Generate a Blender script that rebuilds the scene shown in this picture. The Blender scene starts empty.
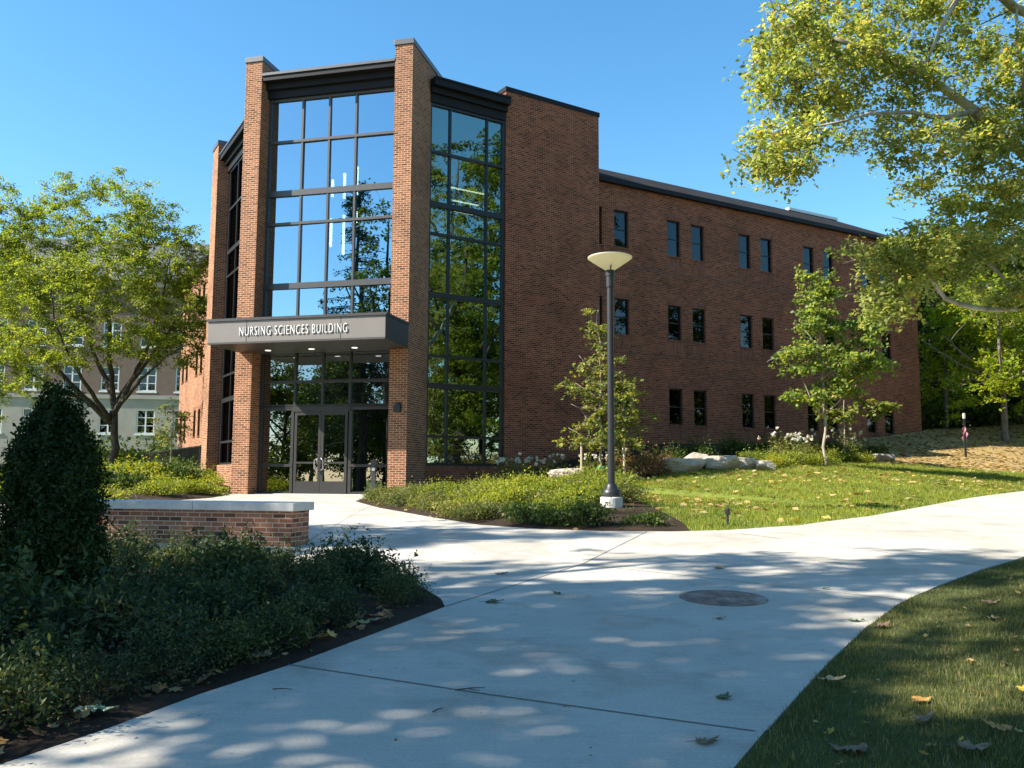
import bpy, bmesh, math, random
import numpy as np
from mathutils import Vector, Matrix
from mathutils.geometry import delaunay_2d_cdt

sc = bpy.context.scene
COL = sc.collection
RAD = math.radians

# ------------------------------------------------------------------ camera, sky, sun, exposure
cam_data = bpy.data.cameras.new("camera")
cam_data.sensor_width = 36.0
cam_data.lens = 885.0 / 1024.0 * 36.0
cam_data.clip_start = 0.05
cam_data.clip_end = 2000.0
cam = bpy.data.objects.new("camera", cam_data)
COL.objects.link(cam)
cam.matrix_world = Matrix.Translation((0, 0, 1.6)) @ Matrix.Rotation(RAD(90 + 5.87), 4, 'X') @ Matrix.Rotation(RAD(.28), 4, 'Z')
sc.camera = cam

SUN_EL, SUN_AZ = 39.5, 255.0          # azimuth clockwise from +Y
world = bpy.data.worlds.new("World")
sc.world = world
world.use_nodes = True
wn = world.node_tree.nodes
sky = wn.new('ShaderNodeTexSky')
sky.sky_type = 'NISHITA'
sky.sun_disc = False
sky.sun_elevation = RAD(SUN_EL)
sky.sun_rotation = RAD(SUN_AZ)
sky.air_density = 1.0
sky.dust_density = 0.3
sky.ozone_density = 2.2
hsv = wn.new('ShaderNodeHueSaturation')
hsv.inputs['Saturation'].default_value = 1.26
hsv.inputs['Hue'].default_value = 0.49
world.node_tree.links.new(sky.outputs[0], hsv.inputs['Color'])
world.node_tree.links.new(hsv.outputs[0], wn['Background'].inputs[0])
wn['Background'].inputs[1].default_value = 0.104

sun_data = bpy.data.lights.new("sun", 'SUN')
sun_data.energy = 5.0
sun_data.angle = RAD(.53)
sun_data.color = (1.0, .93, .82)
sun = bpy.data.objects.new("sun", sun_data)
COL.objects.link(sun)
sd = Vector((math.sin(RAD(SUN_AZ)) * math.cos(RAD(SUN_EL)), math.cos(RAD(SUN_AZ)) * math.cos(RAD(SUN_EL)), math.sin(RAD(SUN_EL))))
sun.rotation_euler = sd.to_track_quat('Z', 'Y').to_euler()
sun.location = sd * 60

sc.view_settings.view_transform = 'Standard'
sc.view_settings.look = 'None'
sc.view_settings.exposure = 1.38
sc.view_settings.gamma = 1.0
sc.view_settings.use_curve_mapping = False
sc.cycles.max_bounces = 8
sc.cycles.diffuse_bounces = 3
sc.cycles.glossy_bounces = 4
sc.cycles.transmission_bounces = 4
sc.cycles.transparent_max_bounces = 12
sc.cycles.caustics_reflective = False
sc.cycles.caustics_refractive = False
sc.cycles.sample_clamp_indirect = 6.0

rnd = random.Random(7)
rng = np.random.default_rng(11)

# ------------------------------------------------------------------ tagging helpers
def tag(o, label=None, cat=None, group=None, kind=None):
    if label: o['label'] = label
    if cat: o['category'] = cat
    if group: o['group'] = group
    if kind: o['kind'] = kind
    return o

def link(o, parent=None):
    COL.objects.link(o)
    if parent: o.parent = parent
    return o

def empty(name, loc=(0, 0, 0), rz=0.0, parent=None):
    o = bpy.data.objects.new(name, None)
    o.empty_display_size = .2
    o.location = loc
    o.rotation_euler = (0, 0, rz)
    return link(o, parent)

def copy_tree(o, parent=None):
    c = o.copy()
    link(c, parent)
    for ch in list(o.children):
        copy_tree(ch, c)
    return c

# ------------------------------------------------------------------ mesh helpers
class MB:
    """collects faces with UVs in metres and links them as one mesh object"""
    def __init__(self):
        self.v = []; self.f = []; self.uv = []; self.smooth = False
    def face(self, pts, uvs=None):
        n = len(self.v)
        self.v += [tuple(p) for p in pts]
        self.f.append(tuple(range(n, n + len(pts))))
        if uvs is None:
            a, b, c = Vector(pts[0]), Vector(pts[1]), Vector(pts[2])
            nn = (b - a).cross(c - a)
            if nn.length < 1e-12: nn = Vector((0, 0, 1))
            nn.normalize()
            if abs(nn.z) > .9:
                uvs = [(p[0], p[1]) for p in pts]
            else:
                t = Vector((0, 0, 1)).cross(nn).normalized()
                uvs = [(Vector(p).dot(t), p[2]) for p in pts]
        self.uv += list(uvs)
    def box(self, lo, hi):
        x0, y0, z0 = lo; x1, y1, z1 = hi
        P8 = [(x0,y0,z0),(x1,y0,z0),(x1,y1,z0),(x0,y1,z0),(x0,y0,z1),(x1,y0,z1),(x1,y1,z1),(x0,y1,z1)]
        for q in ((3,2,1,0),(4,5,6,7),(0,1,5,4),(1,2,6,5),(2,3,7,6),(3,0,4,7)):
            self.face([P8[i] for i in q])
    def prism(self, poly, z0, z1):
        """upright prism on a counter-clockwise plan outline"""
        n = len(poly)
        self.face([(x, y, z1) for x, y in poly])
        self.face([(x, y, z0) for x, y in reversed(poly)])
        for i in range(n):
            a, b = poly[i], poly[(i + 1) % n]
            self.face([(a[0],a[1],z0),(b[0],b[1],z0),(b[0],b[1],z1),(a[0],a[1],z1)])
    def lathe(self, prof, n=24, c=(0, 0, 0)):
        for i in range(len(prof) - 1):
            (r0, z0), (r1, z1) = prof[i], prof[i + 1]
            for k in range(n):
                a0, a1 = 2*math.pi*k/n, 2*math.pi*(k+1)/n
                pts = [(c[0]+r0*math.cos(a0), c[1]+r0*math.sin(a0), c[2]+z0), (c[0]+r0*math.cos(a1), c[1]+r0*math.sin(a1), c[2]+z0),
                       (c[0]+r1*math.cos(a1), c[1]+r1*math.sin(a1), c[2]+z1), (c[0]+r1*math.cos(a0), c[1]+r1*math.sin(a0), c[2]+z1)]
                if r0 < 1e-6: pts = [pts[0], pts[2], pts[3]]
                elif r1 < 1e-6: pts = pts[:3]
                self.face(pts)
    def tube(self, pts, rads, n=6):
        pts = [Vector(p) for p in pts]
        rings = []
        up = Vector((.31, .17, .93))
        for i, p in enumerate(pts):
            d = (pts[min(i+1, len(pts)-1)] - pts[max(i-1, 0)])
            if d.length < 1e-9: d = Vector((0, 0, 1))
            d.normalize()
            s = d.cross(up)
            if s.length < .05: s = d.cross(Vector((1, 0, 0)))
            s.normalize(); t = s.cross(d)
            rings.append([p + (s*math.cos(2*math.pi*k/n) + t*math.sin(2*math.pi*k/n)) * rads[i] for k in range(n)])
        base = len(self.v)
        for r in rings: self.v += [tuple(p) for p in r]
        L = 0
        for i in range(len(rings) - 1):
            L2 = L + (pts[i+1] - pts[i]).length
            for k in range(n):
                k2 = (k + 1) % n
                self.f.append((base+i*n+k, base+(i+1)*n+k, base+(i+1)*n+k2, base+i*n+k2))
                w = 2*math.pi*max(rads[i], .01)/n
                self.uv += [(k*w, L), (k*w, L2), ((k+1)*w, L2), ((k+1)*w, L)]
            L = L2
        for ring, rev in ((0, False), (len(rings)-1, True)):
            idx = [base + ring*n + k for k in range(n)]
            if rev: idx = idx[::-1]
            self.f.append(tuple(idx)); self.uv += [(0, 0)] * n
    def build(self, name, mat, parent=None, smooth=False, bevel=0.0, weld=False):
        me = bpy.data.meshes.new(name)
        me.from_pydata(self.v, [], self.f)
        uvl = me.uv_layers.new(name="metres")
        uvl.data.foreach_set("uv", np.array(self.uv, dtype=np.float32).ravel())
        if weld or bevel or smooth:
            bm = bmesh.new(); bm.from_mesh(me)
            bmesh.ops.remove_doubles(bm, verts=bm.verts, dist=1e-5)
            if bevel:
                ed = [e for e in bm.edges if len(e.link_faces) == 2 and e.calc_face_angle(0) > .6]
                bmesh.ops.bevel(bm, geom=ed, offset=bevel, segments=2, affect='EDGES', profile=.6)
            bm.to_mesh(me); bm.free()
        me.materials.append(mat)
        if smooth: me.polygons.foreach_set("use_smooth", [True] * len(me.polygons))
        me.update()
        return link(bpy.data.objects.new(name, me), parent)

def np_mesh(name, V, nper, mat, smooth=False):
    """mesh of len(V)/nper separate faces with nper corners each"""
    V = np.ascontiguousarray(V, dtype=np.float32).reshape(-1, 3)
    n = len(V); nf = n // nper
    me = bpy.data.meshes.new(name)
    me.vertices.add(n); me.loops.add(n); me.polygons.add(nf)
    me.vertices.foreach_set("co", V.ravel())
    me.loops.foreach_set("vertex_index", np.arange(n, dtype=np.int32))
    me.polygons.foreach_set("loop_start", np.arange(0, n, nper, dtype=np.int32))
    try: me.polygons.foreach_set("loop_total", np.full(nf, nper, dtype=np.int32))
    except Exception: pass
    me.update(calc_edges=True)
    me.materials.append(mat)
    return me

def leaves(centers, size, up=.35, aspect=.55, jitter=.35, g=rng, out=None):
    """folded-free diamond leaves with random facing; up>0 turns them towards the sky"""
    C_ = np.asarray(centers, float).reshape(-1, 3); n = len(C_)
    nrm = g.normal(size=(n, 3)); nrm /= np.linalg.norm(nrm, axis=1)[:, None] + 1e-9
    nrm[:, 2] = nrm[:, 2] + up
    if out is not None: nrm += out
    nrm /= np.linalg.norm(nrm, axis=1)[:, None] + 1e-9
    a = g.normal(size=(n, 3)); a[:, 2] -= .3
    u = a - (a * nrm).sum(1)[:, None] * nrm
    u /= np.linalg.norm(u, axis=1)[:, None] + 1e-9
    w = np.cross(nrm, u)
    s = (size * (1 + jitter * g.uniform(-1, 1, n)))[:, None]
    V = np.stack([C_ - u*s*.5, C_ + w*s*.5*aspect - u*s*.05 + nrm*s*.06, C_ + u*s*.5, C_ - w*s*.5*aspect - u*s*.05 + nrm*s*.06], 1)
    return V

# ------------------------------------------------------------------ materials
def new_mat(name):
    m = bpy.data.materials.new(name)
    m.use_nodes = True
    nt = m.node_tree
    nt.nodes.clear()
    out = nt.nodes.new('ShaderNodeOutputMaterial')
    return m, nt, out

def N(nt, t, **kw):
    n = nt.nodes.new(t)
    for k, v in kw.items():
        if k.startswith('i_'):
            key = k[2:]
            key = int(key) if key.isdigit() else key.replace('_', ' ')
            n.inputs[key].default_value = v
        else: setattr(n, k, v)
    return n

def ramp(nt, stops):
    r = nt.nodes.new('ShaderNodeValToRGB')
    e = r.color_ramp.elements
    while len(e) < len(stops): e.new(.5)
    for el, (p, c) in zip(e, stops):
        el.position = p; el.color = (*c, 1)
    return r

def plain(name, col, rough=.6, metal=0.0, noise=.12, scale=6.0, spec=.5, bump=0.0):
    m, nt, out = new_mat(name)
    b = N(nt, 'ShaderNodeBsdfPrincipled')
    b.inputs['Roughness'].default_value = rough
    b.inputs['Metallic'].default_value = metal
    b.inputs['Specular IOR Level'].default_value = spec
    tc = N(nt, 'ShaderNodeTexCoord')
    nz = N(nt, 'ShaderNodeTexNoise'); nz.inputs['Scale'].default_value = scale; nz.inputs['Detail'].default_value = 6
    nt.links.new(tc.outputs['Object'], nz.inputs['Vector'])
    r = ramp(nt, [(.25, tuple(c*(1-noise) for c in col)), (.75, tuple(min(1, c*(1+noise)) for c in col))])
    nt.links.new(nz.outputs[0], r.inputs[0]); nt.links.new(r.outputs[0], b.inputs['Base Color'])
    if bump:
        bp = N(nt, 'ShaderNodeBump'); bp.inputs['Strength'].default_value = bump; bp.inputs['Distance'].default_value = .02
        nt.links.new(nz.outputs[0], bp.inputs['Height']); nt.links.new(bp.outputs[0], b.inputs['Normal'])
    nt.links.new(b.outputs[0], out.inputs[0])
    return m

def brick_mat(name, c1, c2, mortar, w=.2, h=.0677, joint=.010, var=.5, dark=.12, soldier=False):
    m, nt, out = new_mat(name)
    uv = N(nt, 'ShaderNodeUVMap')
    src = uv.outputs[0]
    if soldier:
        mp = N(nt, 'ShaderNodeMapping'); mp.inputs['Rotation'].default_value = (0, 0, math.pi/2)
        nt.links.new(src, mp.inputs[0]); src = mp.outputs[0]
    br = N(nt, 'ShaderNodeTexBrick')
    br.offset = .5; br.squash = 1.0
    br.inputs['Color1'].default_value = (*c1, 1); br.inputs['Color2'].default_value = (*c2, 1); br.inputs['Mortar'].default_value = (*mortar, 1)
    br.inputs['Scale'].default_value = 1.0
    br.inputs['Mortar Size'].default_value = joint * .5
    br.inputs['Mortar Smooth'].default_value = .1
    br.inputs['Bias'].default_value = 0.0
    br.inputs['Brick Width'].default_value = w
    br.inputs['Row Height'].default_value = h
    nt.links.new(src, br.inputs['Vector'])
    # per brick darkness: white noise on the brick cell, from a second brick texture in grey
    b2 = N(nt, 'ShaderNodeTexBrick'); b2.offset = .5; b2.squash = 1.0
    b2.inputs['Color1'].default_value = (0, 0, 0, 1); b2.inputs['Color2'].default_value = (1, 1, 1, 1); b2.inputs['Mortar'].default_value = (1, 1, 1, 1)
    b2.inputs['Scale'].default_value = 1.0; b2.inputs['Mortar Size'].default_value = joint * .5
    b2.inputs['Brick Width'].default_value = w; b2.inputs['Row Height'].default_value = h
    mp2 = N(nt, 'ShaderNodeMapping'); mp2.inputs['Location'].default_value = (w*14, h*22, 0)
    nt.links.new(src, mp2.inputs[0]); nt.links.new(mp2.outputs[0], b2.inputs['Vector'])
    r2 = ramp(nt, [(0, (.34,)*3), (dark, (.42,)*3), (dark + .1, (.95,)*3), (1, (1.08,)*3)])
    nt.links.new(b2.outputs[0], r2.inputs[0])
    mul = N(nt, 'ShaderNodeMix', data_type='RGBA', blend_type='MULTIPLY'); mul.inputs[0].default_value = var
    nt.links.new(br.outputs[0], mul.inputs[6]); nt.links.new(r2.outputs[0], mul.inputs[7])
    nz = N(nt, 'ShaderNodeTexNoise'); nz.inputs['Scale'].default_value = .55; nz.inputs['Detail'].default_value = 8; nz.inputs['Roughness'].default_value = .65
    nt.links.new(src, nz.inputs['Vector'])
    r3 = ramp(nt, [(.3, (.70,)*3), (.5, (.98,)*3), (.72, (1.16,)*3)])
    nt.links.new(nz.outputs[0], r3.inputs[0])
    mul2 = N(nt, 'ShaderNodeMix', data_type='RGBA', blend_type='MULTIPLY'); mul2.inputs[0].default_value = 1
    nt.links.new(mul.outputs[2], mul2.inputs[6]); nt.links.new(r3.outputs[0], mul2.inputs[7])
    b = N(nt, 'ShaderNodeBsdfPrincipled'); b.inputs['Roughness'].default_value = .88; b.inputs['Specular IOR Level'].default_value = .25
    nt.links.new(mul2.outputs[2], b.inputs['Base Color'])
    inv = N(nt, 'ShaderNodeMath', operation='SUBTRACT'); inv.inputs[0].default_value = 1.0
    nt.links.new(br.outputs['Fac'], inv.inputs[1])
    bp = N(nt, 'ShaderNodeBump'); bp.inputs['Strength'].default_value = .6; bp.inputs['Distance'].default_value = .006
    nt.links.new(inv.outputs[0], bp.inputs['Height']); nt.links.new(bp.outputs[0], b.inputs['Normal'])
    nt.links.new(b.outputs[0], out.inputs[0])
    return m

def leaf_mat(name, stops, trans=.4, gloss=.02, tcol=1.7, vary=0.0):
    m, nt, out = new_mat(name)
    gi = N(nt, 'ShaderNodeNewGeometry')
    r = ramp(nt, stops)
    nt.links.new(gi.outputs['Random Per Island'], r.inputs[0])
    tc = N(nt, 'ShaderNodeTexCoord')
    nz = N(nt, 'ShaderNodeTexNoise'); nz.inputs['Scale'].default_value = .9; nz.inputs['Detail'].default_value = 2
    nt.links.new(tc.outputs['Object'], nz.inputs['Vector'])
    rr = ramp(nt, [(.3, (.72, .78, .8)), (.7, (1.25, 1.15, .95))])
    nt.links.new(nz.outputs[0], rr.inputs[0])
    oi = N(nt, 'ShaderNodeObjectInfo')
    ro = ramp(nt, [(0, (.72, .78, .80)), (.5, (1, 1, 1)), (1, (1.32, 1.20, .95))])
    nt.links.new(oi.outputs['Random'], ro.inputs[0])
    m0 = N(nt, 'ShaderNodeMix', data_type='RGBA', blend_type='MULTIPLY'); m0.inputs[0].default_value = vary
    nt.links.new(r.outputs[0], m0.inputs[6]); nt.links.new(ro.outputs[0], m0.inputs[7])
    mu = N(nt, 'ShaderNodeMix', data_type='RGBA', blend_type='MULTIPLY'); mu.inputs[0].default_value = 1
    nt.links.new(m0.outputs[2], mu.inputs[6]); nt.links.new(rr.outputs[0], mu.inputs[7])
    d = N(nt, 'ShaderNodeBsdfDiffuse'); t = N(nt, 'ShaderNodeBsdfTranslucent')
    gl = N(nt, 'ShaderNodeBsdfGlossy'); gl.inputs['Roughness'].default_value = .55
    tm = N(nt, 'ShaderNodeMix', data_type='RGBA', blend_type='MULTIPLY'); tm.inputs[0].default_value = 1
    tm.inputs[7].default_value = (tcol*1.05, tcol, tcol*.45, 1)
    nt.links.new(mu.outputs[2], tm.inputs[6])
    nt.links.new(mu.outputs[2], d.inputs[0]); nt.links.new(tm.outputs[2], t.inputs[0])
    mx = N(nt, 'ShaderNodeMixShader'); mx.inputs[0].default_value = trans
    nt.links.new(d.outputs[0], mx.inputs[1]); nt.links.new(t.outputs[0], mx.inputs[2])
    mx2 = N(nt, 'ShaderNodeMixShader'); mx2.inputs[0].default_value = gloss
    nt.links.new(mx.outputs[0], mx2.inputs[1]); nt.links.new(gl.outputs[0], mx2.inputs[2])
    nt.links.new(mx2.outputs[0], out.inputs[0])
    return m

def bark_mat(name, c1, c2, scale=9.0):
    m, nt, out = new_mat(name)
    tc = N(nt, 'ShaderNodeTexCoord'); mp = N(nt, 'ShaderNodeMapping'); mp.inputs['Scale'].default_value = (1, 1, .3)
    nz = N(nt, 'ShaderNodeTexNoise'); nz.inputs['Scale'].default_value = scale; nz.inputs['Detail'].default_value = 8
    nt.links.new(tc.outputs['Object'], mp.inputs[0]); nt.links.new(mp.outputs[0], nz.inputs['Vector'])
    r = ramp(nt, [(.35, c1), (.68, c2)]); nt.links.new(nz.outputs[0], r.inputs[0])
    b = N(nt, 'ShaderNodeBsdfPrincipled'); b.inputs['Roughness'].default_value = .9
    bp = N(nt, 'ShaderNodeBump'); bp.inputs['Strength'].default_value = .7; bp.inputs['Distance'].default_value = .03
    nt.links.new(nz.outputs[0], bp.inputs['Height']); nt.links.new(bp.outputs[0], b.inputs['Normal'])
    nt.links.new(r.outputs[0], b.inputs['Base Color']); nt.links.new(b.outputs[0], out.inputs[0])
    return m

def glass_mat(name, reflect=.5, tint=(.10, .16, .15), warp=.0, top=.97, col=(.86, .95, 1.0)):
    """coated curtain-wall glass: mirror layer over a dark tinted see-through pane"""
    m, nt, out = new_mat(name)
    g = N(nt, 'ShaderNodeBsdfGlossy'); g.inputs['Roughness'].default_value = 0.0
    g.inputs[0].default_value = (*col, 1)
    t = N(nt, 'ShaderNodeBsdfTransparent'); t.inputs[0].default_value = (*tint, 1)
    lw = N(nt, 'ShaderNodeLayerWeight'); lw.inputs['Blend'].default_value = .35
    mr = N(nt, 'ShaderNodeMapRange'); mr.inputs['To Min'].default_value = reflect; mr.inputs['To Max'].default_value = top
    nt.links.new(lw.outputs['Fresnel'], mr.inputs['Value'])
    mx = N(nt, 'ShaderNodeMixShader')
    nt.links.new(mr.outputs[0], mx.inputs[0])
    nt.links.new(t.outputs[0], mx.inputs[1]); nt.links.new(g.outputs[0], mx.inputs[2])
    if warp:
        tc = N(nt, 'ShaderNodeTexCoord')
        nz = N(nt, 'ShaderNodeTexNoise'); nz.inputs['Scale'].default_value = .8; nz.inputs['Detail'].default_value = 1
        nt.links.new(tc.outputs['Object'], nz.inputs['Vector'])
        bp = N(nt, 'ShaderNodeBump'); bp.inputs['Strength'].default_value = warp; bp.inputs['Distance'].default_value = .02
        nt.links.new(nz.outputs[0], bp.inputs['Height']); nt.links.new(bp.outputs[0], g.inputs['Normal'])
    nt.links.new(mx.outputs[0], out.inputs[0])
    return m

def glow_mat(name, col, strength):
    m, nt, out = new_mat(name)
    e = N(nt, 'ShaderNodeEmission'); e.inputs[0].default_value = (*col, 1); e.inputs[1].default_value = strength
    nt.links.new(e.outputs[0], out.inputs[0])
    return m

M = {}
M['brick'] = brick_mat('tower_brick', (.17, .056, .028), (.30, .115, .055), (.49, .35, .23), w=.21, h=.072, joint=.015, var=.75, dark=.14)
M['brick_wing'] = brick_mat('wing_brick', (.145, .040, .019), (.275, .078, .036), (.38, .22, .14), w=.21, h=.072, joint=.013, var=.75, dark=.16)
M['brick_sill'] = brick_mat('soldier_brick', (.18, .06, .035), (.25, .085, .05), (.26, .17, .12), w=.24, h=.079, joint=.012, var=.5, soldier=True)
M['brick_bench'] = brick_mat('bench_brick', (.27, .105, .060), (.38, .165, .095), (.46, .38, .30), w=.203, h=.0677, joint=.012, var=.9, dark=.2)
M['cap'] = plain('cast_stone', (.52, .50, .47), .8, noise=.1, scale=9, bump=.1)
M['frame'] = plain('bronze_frame', (.014, .014, .016), .38, metal=.0, noise=.1, spec=.5)
M['frame_shade'] = plain('shaded_frame_metal', (.036, .034, .033), .45, noise=.1, spec=.3)  # darker copy of the entrance frame metal, canopy shade put into its colour
M['frame_lit'] = plain('grey_frame_lit', (.060, .058, .058), .40, noise=.1, spec=.5)  # lighter copy of the frame metal, sunlit tone put into its colour
M['fascia'] = plain('fascia_metal', (.015, .015, .018), .55, noise=.08, scale=2, spec=.15)
M['coping'] = plain('coping_metal', (.075, .076, .084), .42, noise=.1, scale=3)
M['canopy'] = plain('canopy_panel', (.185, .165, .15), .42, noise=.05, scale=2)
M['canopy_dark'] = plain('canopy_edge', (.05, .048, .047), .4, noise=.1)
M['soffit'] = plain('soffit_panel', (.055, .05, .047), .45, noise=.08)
M['letters'] = plain('letter_white', (.82, .82, .80), .5, noise=.02)
M['glass'] = glass_mat('curtain_glass', .47, (.12, .2, .19), warp=.07, col=(.66, .88, 1.0))
M['glass_low'] = glass_mat('entrance_glass', .26, (.20, .26, .24), warp=.04)
M['glass_side'] = glass_mat('side_glass', .30, (.12, .18, .16), warp=.10, top=.9, col=(.72, .92, .84))
M['glass_win'] = glass_mat('window_glass', .06, (.10, .11, .11), warp=.12, top=.13, col=(.85, .92, .92))
M['interior'] = plain('interior_dark', (.09, .09, .09), .9, noise=.1)
M['slab'] = plain('interior_slab', (.20, .20, .19), .9, noise=.1)
M['steel'] = plain('brushed_steel', (.62, .62, .62), .3, metal=.9, noise=.05)
M['black'] = plain('black_paint', (.016, .016, .018), .42, noise=.15)
M['lamp_shade'] = None
M['shingle'] = None
M['lime'] = plain('limestone', (.34, .31, .27), .85, noise=.12, scale=1.2)
M['brick_far'] = plain('far_brick', (.17, .115, .09), .9, noise=.12, scale=2.5)
M['white'] = plain('white_paint', (.72, .72, .70), .5, noise=.04)
M['slate'] = plain('slate_roof', (.085, .088, .096), .7, noise=.25, scale=4)
M['rock'] = plain('boulder_stone', (.37, .32, .25), .9, noise=.28, scale=3.5, bump=.8)
M['rock_pink'] = plain('pink_stone', (.40, .32, .28), .9, noise=.25, scale=4, bump=.8)
M['concrete_base'] = plain('concrete_footing', (.48, .47, .45), .9, noise=.15, scale=8, bump=.2)
M['wood'] = plain('stake_wood', (.42, .33, .22), .8, noise=.2, scale=20)
M['green_bag'] = plain('green_plastic', (.02, .16, .085), .45, noise=.25, scale=14)
M['stem'] = bark_mat('stem_bark', (.05, .035, .025), (.12, .085, .06), 20)
M['bark'] = bark_mat('grey_bark', (.085, .070, .055), (.20, .17, .14))
M['bark_dark'] = bark_mat('dark_bark', (.035, .028, .022), (.095, .078, .062))
M['bark_pale'] = bark_mat('pale_bark', (.20, .17, .13), (.50, .46, .38), 3.0)
M['bark_young'] = bark_mat('young_bark', (.22, .18, .14), (.38, .32, .26), 12)

M['leaf_locust'] = leaf_mat('locust_leaves', [(0, (.09, .14, .022)), (.45, (.16, .22, .035)), (.8, (.25, .30, .05)), (1, (.33, .32, .06))], .5)
M['leaf_syc'] = leaf_mat('sycamore_leaves', [(0, (.13, .18, .055)), (.4, (.21, .26, .085)), (.75, (.31, .34, .13)), (.94, (.38, .34, .12)), (1, (.34, .21, .08))], .58, tcol=1.8)
M['leaf_shade'] = leaf_mat('shade_tree_leaves', [(0, (.04, .075, .012)), (.5, (.075, .125, .02)), (1, (.14, .18, .03))], .30)
M['leaf_dark'] = leaf_mat('dark_wood_leaves', [(0, (.03, .055, .013)), (.6, (.06, .10, .02)), (1, (.11, .155, .03))], .30)
M['leaf_maple'] = leaf_mat('maple_leaves', [(0, (.12, .20, .015)), (.5, (.21, .29, .02)), (1, (.36, .36, .03))], .48)
M['leaf_young'] = leaf_mat('young_tree_leaves', [(0, (.09, .14, .03)), (.5, (.17, .22, .05)), (.85, (.28, .28, .06)), (1, (.36, .24, .09))], .42)
M['leaf_redbud'] = leaf_mat('young_redbud_leaves', [(0, (.10, .16, .04)), (.6, (.18, .26, .06)), (.9, (.27, .32, .06)), (1, (.40, .36, .04))], .5)
M['leaf_conifer'] = leaf_mat('conifer_needles', [(0, (.016, .035, .016)), (.7, (.03, .06, .025)), (1, (.05, .085, .03))], .12)
M['leaf_yew'] = leaf_mat('yew_needles', [(0, (.010, .025, .008)), (.6, (.022, .045, .012)), (1, (.045, .075, .018))], .15, gloss=.015)
M['leaf_bed'] = leaf_mat('bed_shrub_leaves', [(0, (.022, .040, .018)), (.55, (.046, .072, .034)), (.9, (.09, .12, .05)), (1, (.16, .16, .05))], .22, gloss=.02, vary=1.0)
M['leaf_yellow'] = leaf_mat('yellow_shrub_leaves', [(0, (.11, .155, .018)), (.5, (.20, .25, .026)), (1, (.34, .33, .045))], .42, vary=.9)
M['leaf_olive'] = leaf_mat('olive_shrub_leaves', [(0, (.08, .105, .028)), (.5, (.145, .17, .04)), (.9, (.22, .22, .07)), (1, (.28, .20, .09))], .32, vary=.9)
M['leaf_red'] = leaf_mat('red_shrub_leaves', [(0, (.08, .10, .03)), (.45, (.14, .13, .05)), (.7, (.22, .12, .07)), (1, (.34, .14, .10))], .35)
M['petal'] = leaf_mat('white_petals', [(0, (.6, .58, .62)), (1, (.8, .78, .8))], .3, tcol=1.0)
M['dry_leaf'] = leaf_mat('dry_leaves', [(0, (.20, .11, .045)), (.4, (.36, .24, .11)), (.75, (.50, .38, .19)), (1, (.48, .36, .08))], .25, tcol=1.0)

M['bed_litter'] = leaf_mat('bed_litter_leaves', [(0, (.11, .06, .03)), (.4, (.24, .14, .065)), (.75, (.36, .25, .13)), (.92, (.40, .22, .07)), (1, (.22, .27, .14))], .15, tcol=1.0)

# ------------------------------------------------------------------ terrain functions
def P(x,y):
    """height of the paved plane: gently rising away from the camera"""
    x=np.asarray(x,float); y=np.asarray(y,float)
    s=np.clip((x+4)/10,0,1); s=.024+.018*s
    k=.5*((y-12.5)+np.sqrt((y-12.5)**2+4.0))
    return .0424*np.maximum(y,-30)-.0424*k+s*k
# outline of everything paved (one closed loop, metres)
FAR=[(40,48.5),(24,35.5),(16.08,27.96),(13.88,25.86),(12,23.85),(9.42,20.84),(7.47,18.61),(5.38,16.67),(3.86,15.8),(2.75,15.54),(1.55,15.64),(.51,16.04),(-.59,16.89),(-1.72,18.91),(-3.25,22.11),(-4.45,25.4),(-4.5,26.6),(-4.0,27.75)]
ENTRY=[(-3.9,28.7),(-8.7,29.9),(-9.2,29.3),(-9.0,26.9),(-9.5,25.4),(-10.6,24.5),(-14,24.0),(-20,24.5),(-40,27)]
BACK=[(-40,20),(-20,19),(-12.5,19.2),(-10.22,17.88),(-8.41,14.75),(-5.6,12.3),(-4.94,11.6),(-3.85,11.25),(-2.42,10.9),(-1.52,10.5),(-.99,9.77),(-.7,8.95),(-.62,8.54)]
FRONT=[(-.95,7.76),(-1.5,6.47),(-1.93,5.66),(-2.22,4.97),(-2.48,4.47),(-3.6,2.5),(-5.5,-.5),(-8,-4.5)]
NEAR=[(-3.8,-6),(-1.6,-1.2),(.2,2.9),(1.09,4.47),(1.44,5.09),(1.83,5.76),(2.32,6.59),(3.01,7.68),(3.81,8.84),(4.73,9.93),(5.77,11.06),(7.01,12.27),(10,15.0),(15,19.6),(28,32.5),(44,44)]
PAVE=FAR+ENTRY+BACK+FRONT+NEAR
# foot of the building and of the hill behind, x rising, with ground heights
FOOT=[(-90,75,1.0),(-23,56,1.0),(-19,49,1.0),(-13.7,40,1.0),(-9.2,29.6,.9),(-3.9,28.2,.92),(-3.3,27.95,.97),(-2.88,29.57,1.15),(-.27,31.27,1.45),(3.1,33.6,2.45),(4.8,35.05,2.85),(10.6,38.47,2.95),(16,41.6,3.3),(20.55,44.33,3.9),(24,47,4.15),(34,53,5.0),(60,66,6.5),(120,95,9)]
def _segdist(px,py,pts,closed):
    best=np.full(px.shape,1e9); n=len(pts); val=np.zeros(px.shape)
    for i in range(n if closed else n-1):
        a=pts[i]; b=pts[(i+1)%n]
        dx,dy=b[0]-a[0],b[1]-a[1]; L=dx*dx+dy*dy
        t=np.clip(((px-a[0])*dx+(py-a[1])*dy)/L,0,1)
        d=np.hypot(px-a[0]-t*dx,py-a[1]-t*dy)
        m=d<best; best=np.where(m,d,best)
        if len(a)>2: val=np.where(m,a[2]+t*(b[2]-a[2]),val)
    return best,val
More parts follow.
